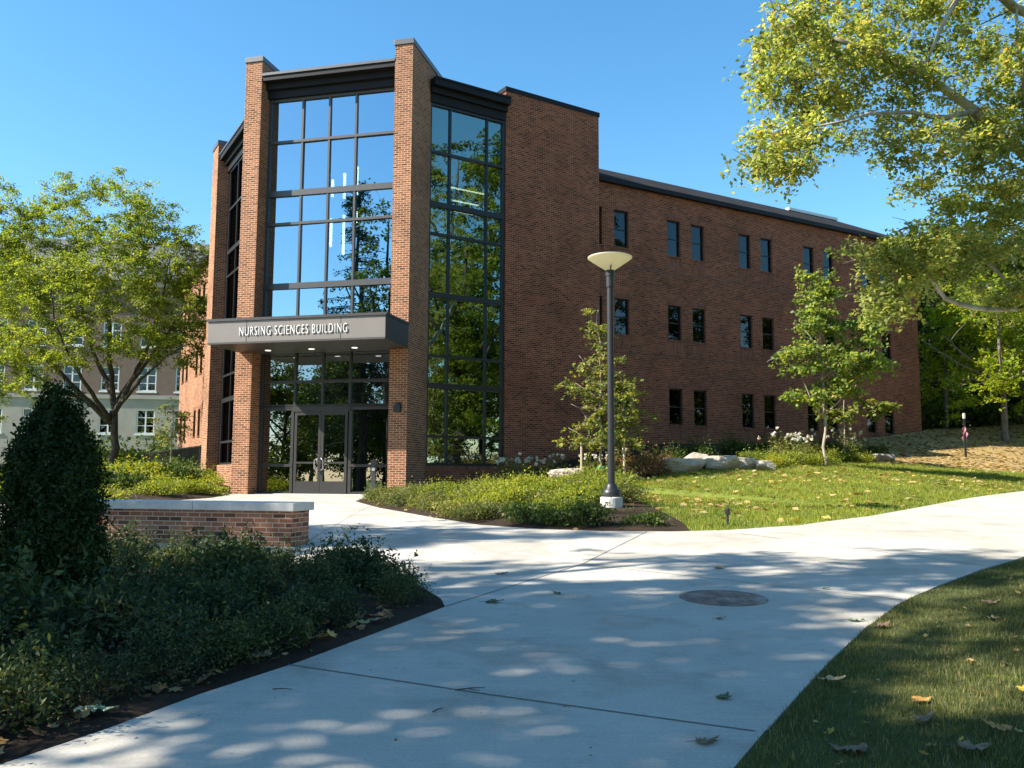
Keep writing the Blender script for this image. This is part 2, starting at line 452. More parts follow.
def _inside(px,py,pts):
    c=np.zeros(px.shape,bool); n=len(pts)
    for i in range(n):
        x1,y1=pts[i][:2]; x2,y2=pts[(i+1)%n][:2]
        if y1==y2: continue
        m=((y1>py)!=(y2>py))&(px<(x2-x1)*(py-y1)/(y2-y1)+x1); c^=m
    return c
def ground(x,y):
    x=np.atleast_1d(np.asarray(x,float)); y=np.atleast_1d(np.asarray(y,float))
    base=P(x,y); dp,_=_segdist(x,y,PAVE,True); ins=_inside(x,y,PAVE)
    dw,zw=_segdist(x,y,FOOT,False)
    yf=np.interp(x,[f[0] for f in FOOT],[f[1] for f in FOOT])
    beyond=y>yf
    de=np.maximum(dp-.3,0); t=np.where(beyond,1.0,de/(de+dw+1e-6)); t=np.clip(t,0,1)
    near=y<np.maximum(1.15*x+9,12.0)
    far_h=base+t*(zw-base)
    # planting bed left of the entrance is mounded
    b=np.exp(-(((x+14)/4.0)**2+((y-31)/5.0)**2))*.55*np.clip(dp/1.5,0,1)
    # planted mound right of the entrance
    b+=np.exp(-(((x-1.2)/2.8)**2+((y-22.5)/4.5)**2))*.25*np.clip(dp/1.5,0,1)
    far_h=far_h+b
    # slope right of the wing keeps climbing
    near_h=base-.012+.08*np.clip((dp-.35)/.8,0,1)
    h=np.where(near,near_h,far_h)
    h=np.where(ins,base-.03,np.maximum(h,base-.012))
    h=np.where(~ins & (dp<.12),base-.012,h)
    return h

# ---- ground materials
def concrete_mat():
    m, nt, out = new_mat('concrete_paving')
    tc = N(nt, 'ShaderNodeTexCoord')
    def noise(scale, detail=6, rough=.6):
        n = N(nt, 'ShaderNodeTexNoise'); n.inputs['Scale'].default_value = scale; n.inputs['Detail'].default_value = detail; n.inputs['Roughness'].default_value = rough
        nt.links.new(tc.outputs['Object'], n.inputs['Vector']); return n
    a = noise(.55, 8, .65); r1 = ramp(nt, [(.28, (.385, .355, .305)), (.72, (.52, .485, .42))]); nt.links.new(a.outputs[0], r1.inputs[0])
    b = noise(60, 3); r2 = ramp(nt, [(.3, (.86,)*3), (.7, (1.07,)*3)]); nt.links.new(b.outputs[0], r2.inputs[0])
    c = noise(2.6, 9, .72); r3 = ramp(nt, [(.30, (.78,)*3), (.46, (1,)*3), (1, (1.04,)*3)]); nt.links.new(c.outputs[0], r3.inputs[0])
    vo = N(nt, 'ShaderNodeTexVoronoi'); vo.inputs['Scale'].default_value = 5.0
    nt.links.new(tc.outputs['Object'], vo.inputs['Vector'])
    r4 = ramp(nt, [(0.0, (.45,)*3), (.035, (.62,)*3), (.06, (1,)*3)]); nt.links.new(vo.outputs['Distance'], r4.inputs[0])
    cur = r1.outputs[0]
    for rr, f in ((r2, 1), (r3, .9), (r4, .55)):
        mu = N(nt, 'ShaderNodeMix', data_type='RGBA', blend_type='MULTIPLY'); mu.inputs[0].default_value = f
        nt.links.new(cur, mu.inputs[6]); nt.links.new(rr.outputs[0], mu.inputs[7]); cur = mu.outputs[2]
    p = N(nt, 'ShaderNodeBsdfPrincipled'); p.inputs['Roughness'].default_value = .82; p.inputs['Specular IOR Level'].default_value = .3
    nt.links.new(cur, p.inputs['Base Color'])
    st_ = noise(.9, 4, .5); r5 = ramp(nt, [(.52, (1,)*3), (.60, (.84, .82, .79)), (.66, (.93, .92, .90)), (.8, (1,)*3)]); nt.links.new(st_.outputs[0], r5.inputs[0])
    mp = N(nt, 'ShaderNodeMapping'); mp.inputs['Rotation'].default_value = (0, 0, -.45); mp.inputs['Scale'].default_value = (1.2, 95, 1)
    br_ = N(nt, 'ShaderNodeTexNoise'); br_.inputs['Scale'].default_value = 1.0; br_.inputs['Detail'].default_value = 3
    nt.links.new(tc.outputs['Object'], mp.inputs[0]); nt.links.new(mp.outputs[0], br_.inputs['Vector'])
    r6 = ramp(nt, [(.35, (.93,)*3), (.65, (1.04,)*3)]); nt.links.new(br_.outputs[0], r6.inputs[0])
    for rr in (r5, r6):
        mu = N(nt, 'ShaderNodeMix', data_type='RGBA', blend_type='MULTIPLY'); mu.inputs[0].default_value = .9
        nt.links.new(cur, mu.inputs[6]); nt.links.new(rr.outputs[0], mu.inputs[7]); cur = mu.outputs[2]
    nt.links.new(cur, p.inputs['Base Color'])
    bp = N(nt, 'ShaderNodeBump'); bp.inputs['Strength'].default_value = .35; bp.inputs['Distance'].default_value = .004
    nt.links.new(b.outputs[0], bp.inputs['Height']); nt.links.new(bp.outputs[0], p.inputs['Normal'])
    nt.links.new(p.outputs[0], out.inputs[0])
    return m
def soil_like(name, stops, scale=14, bump=.8):
    m, nt, out = new_mat(name)
    tc = N(nt, 'ShaderNodeTexCoord')
    n = N(nt, 'ShaderNodeTexNoise'); n.inputs['Scale'].default_value = scale; n.inputs['Detail'].default_value = 10; n.inputs['Roughness'].default_value = .7
    n2 = N(nt, 'ShaderNodeTexNoise'); n2.inputs['Scale'].default_value = scale*.06; n2.inputs['Detail'].default_value = 5
    for q in (n, n2): nt.links.new(tc.outputs['Object'], q.inputs['Vector'])
    ad = N(nt, 'ShaderNodeMix', data_type='FLOAT'); ad.inputs[0].default_value = .45
    nt.links.new(n.outputs[0], ad.inputs[2]); nt.links.new(n2.outputs[0], ad.inputs[3])
    r = ramp(nt, stops); nt.links.new(ad.outputs[0], r.inputs[0])
    p = N(nt, 'ShaderNodeBsdfPrincipled'); p.inputs['Roughness'].default_value = .95; p.inputs['Specular IOR Level'].default_value = .15
    nt.links.new(r.outputs[0], p.inputs['Base Color'])
    bp = N(nt, 'ShaderNodeBump'); bp.inputs['Strength'].default_value = bump; bp.inputs['Distance'].default_value = .03
    nt.links.new(n.outputs[0], bp.inputs['Height']); nt.links.new(bp.outputs[0], p.inputs['Normal'])
    nt.links.new(p.outputs[0], out.inputs[0])
    return m
M['concrete'] = concrete_mat()
M['joint'] = plain('paving_joint', (.17, .16, .145), .95, noise=.3, scale=20)
M['turf'] = soil_like('turf_base', [(.3, (.09, .115, .02)), (.55, (.16, .19, .03)), (.8, (.24, .23, .06))], 16)
M['soil'] = soil_like('bed_soil', [(.3, (.018, .012, .008)), (.6, (.05, .033, .022)), (.8, (.11, .075, .045))], 22)
M['mulch'] = soil_like('leafy_mulch', [(.3, (.14, .10, .04)), (.45, (.26, .18, .07)), (.55, (.34, .24, .10)), (.75, (.46, .36, .17))], 18)
M['asphalt'] = soil_like('road_asphalt', [(.3, (.04,)*3), (.8, (.075,)*3)], 30, .3)
M['turf_shade'] = soil_like('shaded_turf_base', [(.3, (.04, .048, .016)), (.55, (.07, .082, .025)), (.8, (.16, .14, .06))], 16)  # darker turf copy, tree shade on the near lawn put into the colour
M['grass_shade'] = leaf_mat('shaded_grass_blades', [(0, (.055, .075, .022)), (.5, (.10, .125, .034)), (.8, (.17, .175, .06)), (1, (.34, .27, .14))], .35, gloss=.02, tcol=1.2)  # duller blade copy for the near lawn, its shade put into the colour
M['grass'] = leaf_mat('grass_blades', [(0, (.11, .15, .016)), (.5, (.20, .26, .028)), (.85, (.30, .33, .05)), (1, (.42, .36, .13))], .42, gloss=.02, tcol=1.3)

def shingle_mat():
    m, nt, out = new_mat('roof_shingle')
    uv = N(nt, 'ShaderNodeTexCoord')
    br = N(nt, 'ShaderNodeTexBrick'); br.inputs['Color1'].default_value = (.018, .017, .017, 1); br.inputs['Color2'].default_value = (.036, .034, .034, 1); br.inputs['Mortar'].default_value = (.03, .03, .03, 1)
    br.inputs['Scale'].default_value = 1; br.inputs['Brick Width'].default_value = .6; br.inputs['Row Height'].default_value = .3; br.inputs['Mortar Size'].default_value = .02
    u = N(nt, 'ShaderNodeUVMap'); nt.links.new(u.outputs[0], br.inputs['Vector'])
    p = N(nt, 'ShaderNodeBsdfPrincipled'); p.inputs['Roughness'].default_value = .95; p.inputs['Specular IOR Level'].default_value = .05
    nt.links.new(br.outputs[0], p.inputs['Base Color']); nt.links.new(p.outputs[0], out.inputs[0])
    return m
M['shingle'] = shingle_mat()
def shade_mat():
    m, nt, out = new_mat('lamp_diffuser')
    d = N(nt, 'ShaderNodeBsdfPrincipled'); d.inputs['Base Color'].default_value = (.55, .52, .44, 1); d.inputs['Roughness'].default_value = .35
    t = N(nt, 'ShaderNodeBsdfTranslucent'); t.inputs[0].default_value = (.80, .74, .52, 1)
    mx = N(nt, 'ShaderNodeMixShader'); mx.inputs[0].default_value = .45
    nt.links.new(d.outputs[0], mx.inputs[1]); nt.links.new(t.outputs[0], mx.inputs[2]); nt.links.new(mx.outputs[0], out.inputs[0])
    return m
M['lamp_shade'] = shade_mat()
def manhole_mat():
    m, nt, out = new_mat('rusty_cast_iron')
    tc = N(nt, 'ShaderNodeTexCoord')
    n = N(nt, 'ShaderNodeTexNoise'); n.inputs['Scale'].default_value = 4; n.inputs['Detail'].default_value = 8
    nt.links.new(tc.outputs['Object'], n.inputs['Vector'])
    r = ramp(nt, [(.35, (.12, .11, .10)), (.5, (.25, .16, .12)), (.7, (.34, .31, .28))]); nt.links.new(n.outputs[0], r.inputs[0])
    p = N(nt, 'ShaderNodeBsdfPrincipled'); p.inputs['Roughness'].default_value = .6; p.inputs['Metallic'].default_value = .3
    nt.links.new(r.outputs[0], p.inputs['Base Color']); nt.links.new(p.outputs[0], out.inputs[0])
    return m
M['iron'] = manhole_mat()

# ------------------------------------------------------------------ ground sheets
def sheet(name, poly, zfun, step, mat, lift=0.0, skirt=0.0, bounds=None):
    """flat outline cut into cells and laid over a height function, with an edge going down by skirt"""
    bm = bmesh.new()
    pv, pe, pf = delaunay_2d_cdt([Vector(q) for q in poly], [(k, (k + 1) % len(poly)) for k in range(len(poly))], [], 1, 1e-6)[:3]
    vs = [bm.verts.new((q.x, q.y, 0)) for q in pv]
    for f in pf: bm.faces.new([vs[k] for k in f])
    xs = [p[0] for p in poly]; ys = [p[1] for p in poly]
    b = bounds or (min(xs), max(xs), min(ys), max(ys))
    for axis, lo, hi in ((0, max(min(xs), b[0]), min(max(xs), b[1])), (1, max(min(ys), b[2]), min(max(ys), b[3]))):
        k = math.ceil(lo / step)
        while k * step < hi:
            co = [0, 0, 0]; no = [0, 0, 0]; co[axis] = k*step; no[axis] = 1
            bmesh.ops.bisect_plane(bm, geom=bm.verts[:] + bm.edges[:] + bm.faces[:], plane_co=co, plane_no=no, dist=1e-5)
            k += 1
    co = np.array([v.co[:2] for v in bm.verts])
    z = zfun(co[:, 0], co[:, 1]) + lift
    for v, h in zip(bm.verts, z): v.co.z = float(h)
    for f in bm.faces:
        if f.normal.z < 0: f.normal_flip()
    bm.normal_update()
    for f in bm.faces:
        if f.normal.z < 0: f.normal_flip()
    if skirt:
        be = [e for e in bm.edges if len(e.link_faces) == 1]
        r = bmesh.ops.extrude_edge_only(bm, edges=be)
        for v in [g for g in r['geom'] if isinstance(g, bmesh.types.BMVert)]: v.co.z -= skirt
    me = bpy.data.meshes.new(name); bm.to_mesh(me); bm.free()
    me.materials.append(mat)
    return link(bpy.data.objects.new(name, me))

def axis_steps(lo, a, b, hi, fine, coarse):
    s = list(np.arange(lo, a, coarse)) + list(np.arange(a, b, fine)) + list(np.arange(b, hi + coarse, coarse))
    return np.array(s)
gx = axis_steps(-400, -24, 32, 500, .28, 14.0)
gy = axis_steps(-240, -6, 52, 1400, .28, 20.0)
GX, GY = np.meshgrid(gx, gy)
GZ = ground(GX.ravel(), GY.ravel()).reshape(GX.shape)
nx, ny = len(gx), len(gy)
V = np.stack([GX, GY, GZ], -1).reshape(-1, 3)
i, j = np.meshgrid(np.arange(nx-1), np.arange(ny-1))
q = (j*nx + i).ravel()
F4 = np.stack([q, q+1, q+nx+1, q+nx], 1)
me = bpy.data.meshes.new('ground')
me.from_pydata(V.tolist(), [], F4.tolist())
me.polygons.foreach_set("use_smooth", [True]*len(me.polygons))
me.materials.append(M['turf'])
tag(link(bpy.data.objects.new('ground', me)), kind='structure')

pave = sheet('path', PAVE, P, 1.5, M['concrete'], 0.0, .09)
tag(pave, kind='structure')
jb = MB()
def joint(pts, w=.008):
    pts = [Vector((x, y)) for x, y in pts]
    for a, b in zip(pts, pts[1:]):
        d = (b - a); n = max(1, int(d.length / .5)); s = Vector((-d.y, d.x)).normalized() * w
        for k in range(n):
            p, q_ = a + d*k/n, a + d*(k+1)/n
            jb.face([(p.x+s.x*-1, p.y-s.y, float(P(p.x, p.y))+.004), (q_.x-s.x, q_.y-s.y, float(P(q_.x, q_.y))+.004),
                     (q_.x+s.x, q_.y+s.y, float(P(q_.x, q_.y))+.004), (p.x+s.x, p.y+s.y, float(P(p.x, p.y))+.004)][::1])
joint([(-1.56, 6.38), (-.1, 5.66), (1.34, 5.01)])
joint([(-.62, 8.54), (.9, 11.4), (2.35, 15.5)])
joint([(.9, 11.4), (3.9, 9.0)])
joint([(3.6, 15.7), (6.0, 11.4)]); joint([(6.9, 17.9), (9.4, 14.4)]); joint([(10.2, 21.7), (13, 17.9)])
joint([(-3.0, 11.05), (-3.5, 20.0), (-3.7, 25.0)]); joint([(-9, 15.6), (-2.0, 19.4)]); joint([(-9.3, 22.0), (-3.2, 22.9)]); joint([(-2.9, 13.9), (1.4, 15.6)])
tag(jb.build('path_joint', M['joint'], None), kind='structure')

BED_FRONT = BACK[2:] + FRONT + [(-14, -4.5), (-20, 4), (-20, 14)]
BED_MID = [(-4.4, 25.4), (-3.22, 22.05), (-1.72, 18.87), (-.59, 16.85), (.51, 16.0), (1.55, 15.6), (2.75, 15.5), (3.1, 15.55), (3.2, 16.6), (3.1, 18.2), (2.9, 21.5), (3.5, 26.0), (5.2, 28.6), (9, 30.0), (12.6, 32.9), (14.6, 35.2), (14.9, 40.9), (3.2, 34.0), (-.2, 31.3), (-2.9, 29.6), (-3.3, 27.9), (-3.95, 27.7), (-4.45, 26.6)]
BED_LEFT = [(-9.0, 29.6), (-9.05, 27.0), (-9.55, 25.4), (-10.7, 24.55), (-14, 24.05), (-22, 24.8), (-24, 31), (-20, 40), (-13.9, 39.8)]
MULCH = [(12.8, 33.2), (18, 33.6), (24, 36.0), (32, 42), (46, 55), (46, 70), (30, 62), (22, 47), (20.6, 44.2), (15.1, 41.0), (14.7, 35.3)]
G1 = lambda x, y: np.where(_inside(x, y, PAVE), P(x, y) - .02, ground(x, y))
for nm, poly, mt, lf in (('planting_soil', BED_FRONT, 'soil', .016), ('planting_soil', BED_MID, 'soil', .018), ('planting_soil', BED_LEFT, 'soil', .018), ('mulch_ground', MULCH, 'mulch', .022)):
    tag(sheet(nm, poly, ground, .35, M[mt], lf, .15), kind='structure')
NEAR_LAWN = NEAR[1:] + [(44, 30), (30, 10), (12, -3), (2, -4)]
tag(sheet('lawn', NEAR_LAWN, ground, .7, M['turf_shade'], .016, .1), kind='structure')
tag(sheet('road', [(-120, 34), (-23, 31.5), (-23, 35.5), (-120, 40)], ground, 2.0, M['asphalt'], .05, .2), kind='structure')

# ------------------------------------------------------------------ the brick building
E_ = np.array([.970296, -.241922]); I_ = np.array([.241922, .970296])
A = np.array([-3.913, 28.0])
class Fac:
    """vertical plane: u runs left to right seen from outside, d goes inwards"""
    def __init__(s, o, d):
        s.o = np.array(o, float); s.d = np.array(d, float) / np.linalg.norm(d); s.n = np.array([-s.d[1], s.d[0]])
    def p(s, u, z, d=0.0):
        q = s.o + s.d*u + s.n*d
        return (q[0], q[1], z)
    def xy(s, u, d=0.0):
        q = s.o + s.d*u + s.n*d
        return (q[0], q[1])
    def box(s, mb, u0, u1, z0, z1, d0, d1):
        mb.prism([s.xy(u0, d0), s.xy(u1, d0), s.xy(u1, d1), s.xy(u0, d1)], z0, z1)
    def wall(s, mb, u0, u1, z0, z1, holes, reveal=.14):
        us = sorted({u0, u1, *[h[0] for h in holes], *[h[1] for h in holes]}); zs = sorted({z0, z1, *[h[2] for h in holes], *[h[3] for h in holes]})
        us = [u for u in us if u0 <= u <= u1]
        for a, b in zip(us, us[1:]):
            for c, e in zip(zs, zs[1:]):
                um, zm = (a+b)/2, (c+e)/2
                if any(h[0] < um < h[1] and h[2] < zm < h[3] for h in holes): continue
                mb.face([s.p(a, c), s.p(b, c), s.p(b, e), s.p(a, e)])
        for a, b, c, e in holes:
            mb.face([s.p(a, c), s.p(a, e), s.p(a, e, reveal), s.p(a, c, reveal)][::-1])
            mb.face([s.p(b, c), s.p(b, c, reveal), s.p(b, e, reveal), s.p(b, e)][::-1])
            mb.face([s.p(a, e), s.p(b, e), s.p(b, e, reveal), s.p(a, e, reveal)][::-1])
            mb.face([s.p(a, c), s.p(a, c, reveal), s.p(b, c, reveal), s.p(b, c)][::-1])

bld = empty('brick_building', (-3.9, 28.0, .95))
tag(bld, 'red brick three-storey building with glazed entrance tower and long window wing', 'building')
INV = Matrix.Translation(-bld.location)
def bpart(name, mb, mat, **kw):
    o = mb.build(name, mat, None, **kw); o.parent = bld; o.matrix_parent_inverse = INV.copy()
    return o
def sub(name, mb, mat, parent, **kw):
    return mb.build(name, mat, parent, **kw)

FE = Fac(A, E_)                                   # entrance face
B = A + E_*.623; LRp = A - E_*4.87; LLp = A - E_*5.495
CC = B + I_*1.773
FG = Fac(CC, (.83867, .54464)); Dp = CC + FG.d*3.115
FB = Fac(Dp, FG.d); Fp = Dp + FB.d*4.327
W_ = np.array([.861629, .507538]); Nw = np.array([-.507538, .861629])
FW = Fac(Fp + Nw*.5, W_)
LB = LLp + I_*1.75
LDIR = np.array([.5, -.8660])
FL = Fac(LB - LDIR*7.0, LDIR)                     # left glass, u 0 (far) .. 7.0 (near)
FLB = Fac(FL.o - FL.n*.42 - FL.d*1.1, LDIR)       # left brick block front
FLW = Fac(np.array([-20.9, 55.4]), np.array([7.9, -14.1]))  # left wing
PIER_TOP = 15.91

# piers, each with its metal coping
for f0 in (0.0, -5.495):
    mb = MB(); FE.box(mb, f0, f0 + .623, .3, PIER_TOP - .18, 0, 4.4)
    pr = bpart('pier', mb, M['brick'])
    mb = MB(); FE.box(mb, f0 - .035, f0 + .658, PIER_TOP - .18, PIER_TOP, -.035, 4.43)
    sub('coping', mb, M['coping'], pr, bevel=.008)
# brick block right of the tower
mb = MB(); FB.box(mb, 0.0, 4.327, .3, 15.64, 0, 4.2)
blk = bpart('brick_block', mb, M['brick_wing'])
mb = MB(); FB.box(mb, -.03, 4.36, 15.64, 15.82, -.035, 4.23); sub('coping', mb, M['fascia'], blk, bevel=.008)
# left block, a narrow return seen beyond the left glass
mb = MB(); FLB.box(mb, 0.0, 1.1, .3, 15.7, 0, 3.5); lb = bpart('brick_block', mb, M['brick'])
mb = MB(); FLB.box(mb, -.035, 1.135, 15.7, 15.9, -.035, 3.53); sub('coping', mb, M['coping'], lb, bevel=.008)

def curtain(name, fac, uspan, mull, trans, z0, z1, depth, gmat, fmat, thick={}, proud=.05, sidefr=.07, panes=True):
    """aluminium grid: head, sill, jambs, mullions and transoms in one frame mesh; every pane a sub-part"""
    u0, u1 = uspan
    mb = MB(); w = .036
    cuts_u = [u0] + list(mull) + [u1]
    for k, u in enumerate(cuts_u):
        a = .05 if k in (0, len(cuts_u)-1) else w
        uu = u + (a if k == 0 else (-a if k == len(cuts_u)-1 else 0))
        fac.box(mb, uu - a, uu + a, z0, z1, depth - proud, depth + .10)
    cuts_z = [z0] + list(trans) + [z1]
    for k, z in enumerate(cuts_z):
        h = thick.get(round(z, 2), .045)
        zz = z + (h if k == 0 else (-h if k == len(cuts_z)-1 else 0))
        fac.box(mb, u0 + .004, u1 - .004, zz - h, zz + h, depth - proud - .012, depth + .09)
    fr = bpart(name, mb, fmat)
    for a, b in zip(cuts_u, cuts_u[1:]):
        for c, e in zip(cuts_z, cuts_z[1:]):
            mb = MB(); tilt = rnd.uniform(-.012, .012); t2 = rnd.uniform(-.007, .007)
            mb.face([fac.p(a, c, depth + .02 + t2), fac.p(b, c, depth + .02 - t2), fac.p(b, e, depth + .02 + tilt - t2), fac.p(a, e, depth + .02 + tilt + t2)])
            sub('glass_pane', mb, gmat, fr)
    return fr

EM = [-3.58, -2.58, -1.6]
curtain('curtain_wall', FE, (-4.87, 0), EM, [7.93, 10.1, 11.17, 13.0], 6.2, 14.55, .6, M['glass'], M['frame_lit'], {7.93: .10, 11.17: .10})
# entrance glazing below the canopy: fixed lights round the doors
low = curtain('entrance_glazing', FE, (-4.87, 0), EM, [3.85, 4.66], 3.78, 5.75, .6, M['glass_low'], M['frame_shade'])
for a, b in ((-4.87, -3.58), (-1.6, 0.0)):
    curtain('sidelight', FE, (a, b), [], [1.88], .93, 3.80, .61, M['glass_low'], M['frame_shade'])
# doors
for s, (a, b) in ((1, (-3.54, -2.585)), (-1, (-2.575, -1.64))):
    mb = MB()
    FE.box(mb, a, a + .09, .95, 3.66, .55, .61); FE.box(mb, b - .09, b, .95, 3.66, .55, .61)
    FE.box(mb, a + .09, b - .09, .95, 1.36, .551, .609); FE.box(mb, a + .09, b - .09, 3.54, 3.66, .551, .609)
    FE.box(mb, a + .09, b - .09, 1.94, 2.0, .552, .608)
    d = bpart('door', mb, M['frame_shade'])
    mb = MB(); mb.face([FE.p(a+.08, 1.34, .585), FE.p(b-.08, 1.34, .585), FE.p(b-.08, 3.56, .585), FE.p(a+.08, 3.56, .585)])
    sub('glass_pane', mb, M['glass_low'], d)
    mb = MB(); hu = (b - .05) if s == 1 else (a + .05); k = -s
    mb.tube([FE.p(hu, 1.72, .56), FE.p(hu, 1.72, .47), FE.p(hu + .10*k, 1.78, .44), FE.p(hu + .10*k, 2.05, .44), FE.p(hu, 2.12, .47), FE.p(hu, 2.12, .56)], [.018]*6, 8)
    sub('handle', mb, M['steel'], d, smooth=True)
mb = MB(); FE.box(mb, -3.62, -1.56, 3.66, 3.84, .53, .62); bpart('door_head', mb, M['frame_shade'])
mb = MB(); FE.box(mb, -4.87, .0, .80, .955, .40, .75); bpart('threshold', mb, M['cap'])
# stepped metal fascia over the glass
mb = MB()
FE.box(mb, -4.868, -.002, 14.55, 14.82, .42, 1.0); FE.box(mb, -4.868, -.002, 14.82, 15.03, .28, 1.0); FE.box(mb, -4.868, -.002, 15.03, 15.20, .02, 1.0)
fa = bpart('fascia', mb, M['fascia'])
mb = MB(); FE.box(mb, -4.866, -.004, 15.20, 15.29, -.02, 1.0); sub('coping', mb, M['coping'], fa)
mb = MB()
FG.box(mb, .002, 3.112, 14.5, 14.8, -.02, .5); FG.box(mb, .002, 3.112, 14.8, 15.0, -.14, .5); FG.box(mb, .002, 3.112, 15.0, 15.22, -.34, .5)
fa = bpart('fascia', mb, M['fascia'])
mb = MB(); FG.box(mb, .004, 3.11, 15.22, 15.29, -.38, .5); sub('coping', mb, M['fascia'], fa)
mb = MB()
FL.box(mb, .01, 7.0, 14.5, 14.8, -.02, .5); FL.box(mb, .01, 7.0, 14.8, 15.0, -.14, .5); FL.box(mb, .01, 7.0, 15.0, 15.22, -.34, .5)
fa = bpart('fascia', mb, M['fascia'])
mb = MB(); FL.box(mb, .012, 7.0, 15.22, 15.29, -.38, .5); sub('coping', mb, M['coping'], fa)
# right glass and its brick base
curtain('side_curtain_wall', FG, (.0, 3.1), [.84, 2.36], [2.88, 4.6, 5.62, 7.72, 9.85, 10.9, 12.75], 1.90, 14.5, .10, M['glass_side'], M['frame'], {4.6: .09, 7.72: .09, 10.9: .09}, sidefr=.12)
mb = MB(); FG.box(mb, .002, 3.113, .3, 1.75, .0, .3); bpart('brick_base', mb, M['brick_wing'])
mb = MB(); FG.box(mb, .002, 3.113, 1.75, 1.90, -.015, .3); bpart('soldier_course', mb, M['brick_sill'])
# left glass
curtain('side_curtain_wall', FL, (.3, 6.95), [1.8, 3.3, 4.8, 6.2], [2.88, 4.6, 5.62, 7.72, 9.85, 10.9, 12.75], 1.95, 14.5, .10, M['glass_win'], M['frame'], {4.6: .09, 7.72: .09, 10.9: .09})
mb = MB(); FL.box(mb, .0, 7.0, .3, 1.95, .0, .3); bpart('brick_base', mb, M['brick'])
mb = MB(); FL.box(mb, .002, .3, 1.95, 14.5, .08, .3); bpart('corner_panel', mb, M['frame'])

# canopy over the doors
pc = 1.9
mb = MB(); FE.box(mb, -5.33, .62, 5.66, 6.33, -pc, -.004)
cn = bpart('canopy', mb, M['canopy'], bevel=.01)
mb = MB(); FE.box(mb, -5.37, .66, 6.33, 6.41, -pc - .04, -.004); sub('canopy_edge', mb, M['canopy_dark'], cn)
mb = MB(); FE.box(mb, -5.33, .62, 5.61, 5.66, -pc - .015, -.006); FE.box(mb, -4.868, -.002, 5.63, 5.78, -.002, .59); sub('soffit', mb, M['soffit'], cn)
mb = MB()
for u in (.623 - 4.61, .623 - 1.45): FE.box(mb, u - .008, u + .008, 5.665, 6.33, -pc - .004, -pc + .01)
sub('panel_joint', mb, M['black'], cn)
mb = MB()
FE.box(mb, .623, .632, 5.66, 6.33, -pc + .01, -.01); sub('canopy_side', mb, M['canopy_dark'], cn)
for u in (-4.1, -2.55, -1.05):
    mb = MB(); q_ = FE.p(u, 5.598, -.35); mb.lathe([(0, 0), (.09, 0), (.10, .012)], 16, q_)
    sub('downlight', mb, glow_mat('downlight_glow', (1, .93, .8), .8) if 'dl' not in M else M['dl'], cn)
def lettering(text, height, width, fac, u0, z0, d, parent, mat):
    cu = bpy.data.curves.new('lettering', 'FONT'); cu.body = text; cu.size = 1.0; cu.extrude = .012; cu.offset = -.018; cu.space_character = 1.22
    ob = bpy.data.objects.new('lettering', cu); COL.objects.link(ob)
    dg = bpy.context.evaluated_depsgraph_get(); dg.update()
    me = bpy.data.meshes.new_from_object(ob.evaluated_get(dg)); bpy.data.objects.remove(ob)
    co = np.array([v.co[:] for v in me.vertices])
    lo, hi = co.min(0), co.max(0)
    for v in me.vertices:
        fx = (v.co.x - lo[0]) / (hi[0] - lo[0]); fy = v.co.y / hi[1]
        v.co = fac.p(u0 + fx*width, z0 + fy*height, d - (v.co.z + .02)*.9)
    me.materials.clear(); me.materials.append(mat)
    o = bpy.data.objects.new('lettering', me); link(o, parent); return o
lettering('NURSING SCIENCES BUILDING', .275, 3.61, FE, .623 - 4.835, 5.85, -pc - .004, cn, M['letters'])
# sconce on the right pier
mb = MB(); FE.box(mb, .20, .42, 3.55, 3.80, -.10, -.002); FE.box(mb, .24, .38, 3.80, 3.86, -.06, -.002); bpart('wall_light', mb, M['black'], bevel=.01)

# inside of the tower: floors, core wall, roof
INSIDE = [(-8.45, 30.6), (-3.75, 29.4), (-2.7, 30.1), (-.15, 31.7), (.6, 36.5), (-3, 40), (-12.6, 40), (-8.75, 31.6)]
mb = MB()
for z in (10.95, 7.72, 4.55): mb.prism([(-8.2, 32.2), (-3.0, 31.2), (-.2, 32.6), (.6, 36.5), (-3, 40), (-12.2, 40)], z - .35, z)
bpart('floor_slab', mb, M['slab'])
mb = MB(); mb.prism([(-8.0, 36.0), (-2.0, 34.5), (1.0, 35.2), (.5, 40), (-11, 40)], .9, 15.0); bpart('core_wall', mb, M['interior'])
mb = MB(); mb.prism([(-8.45, 30.2), (-3.75, 29.1), (-2.6, 30.0), (.2, 31.9), (1.5, 36.5), (-2, 41), (-12.9, 40.5), (-9.0, 31.6)], 14.9, 15.18); bpart('tower_roof', mb, M['coping'])
mb = MB(); mb.prism([(-8.45, 30.0), (-3.75, 28.9), (-2.7, 30.1), (-.15, 31.7), (.6, 36.5), (-3, 40), (-12.6, 40), (-8.75, 31.6)], .5, .94); bpart('lobby_floor', mb, M['slab'])

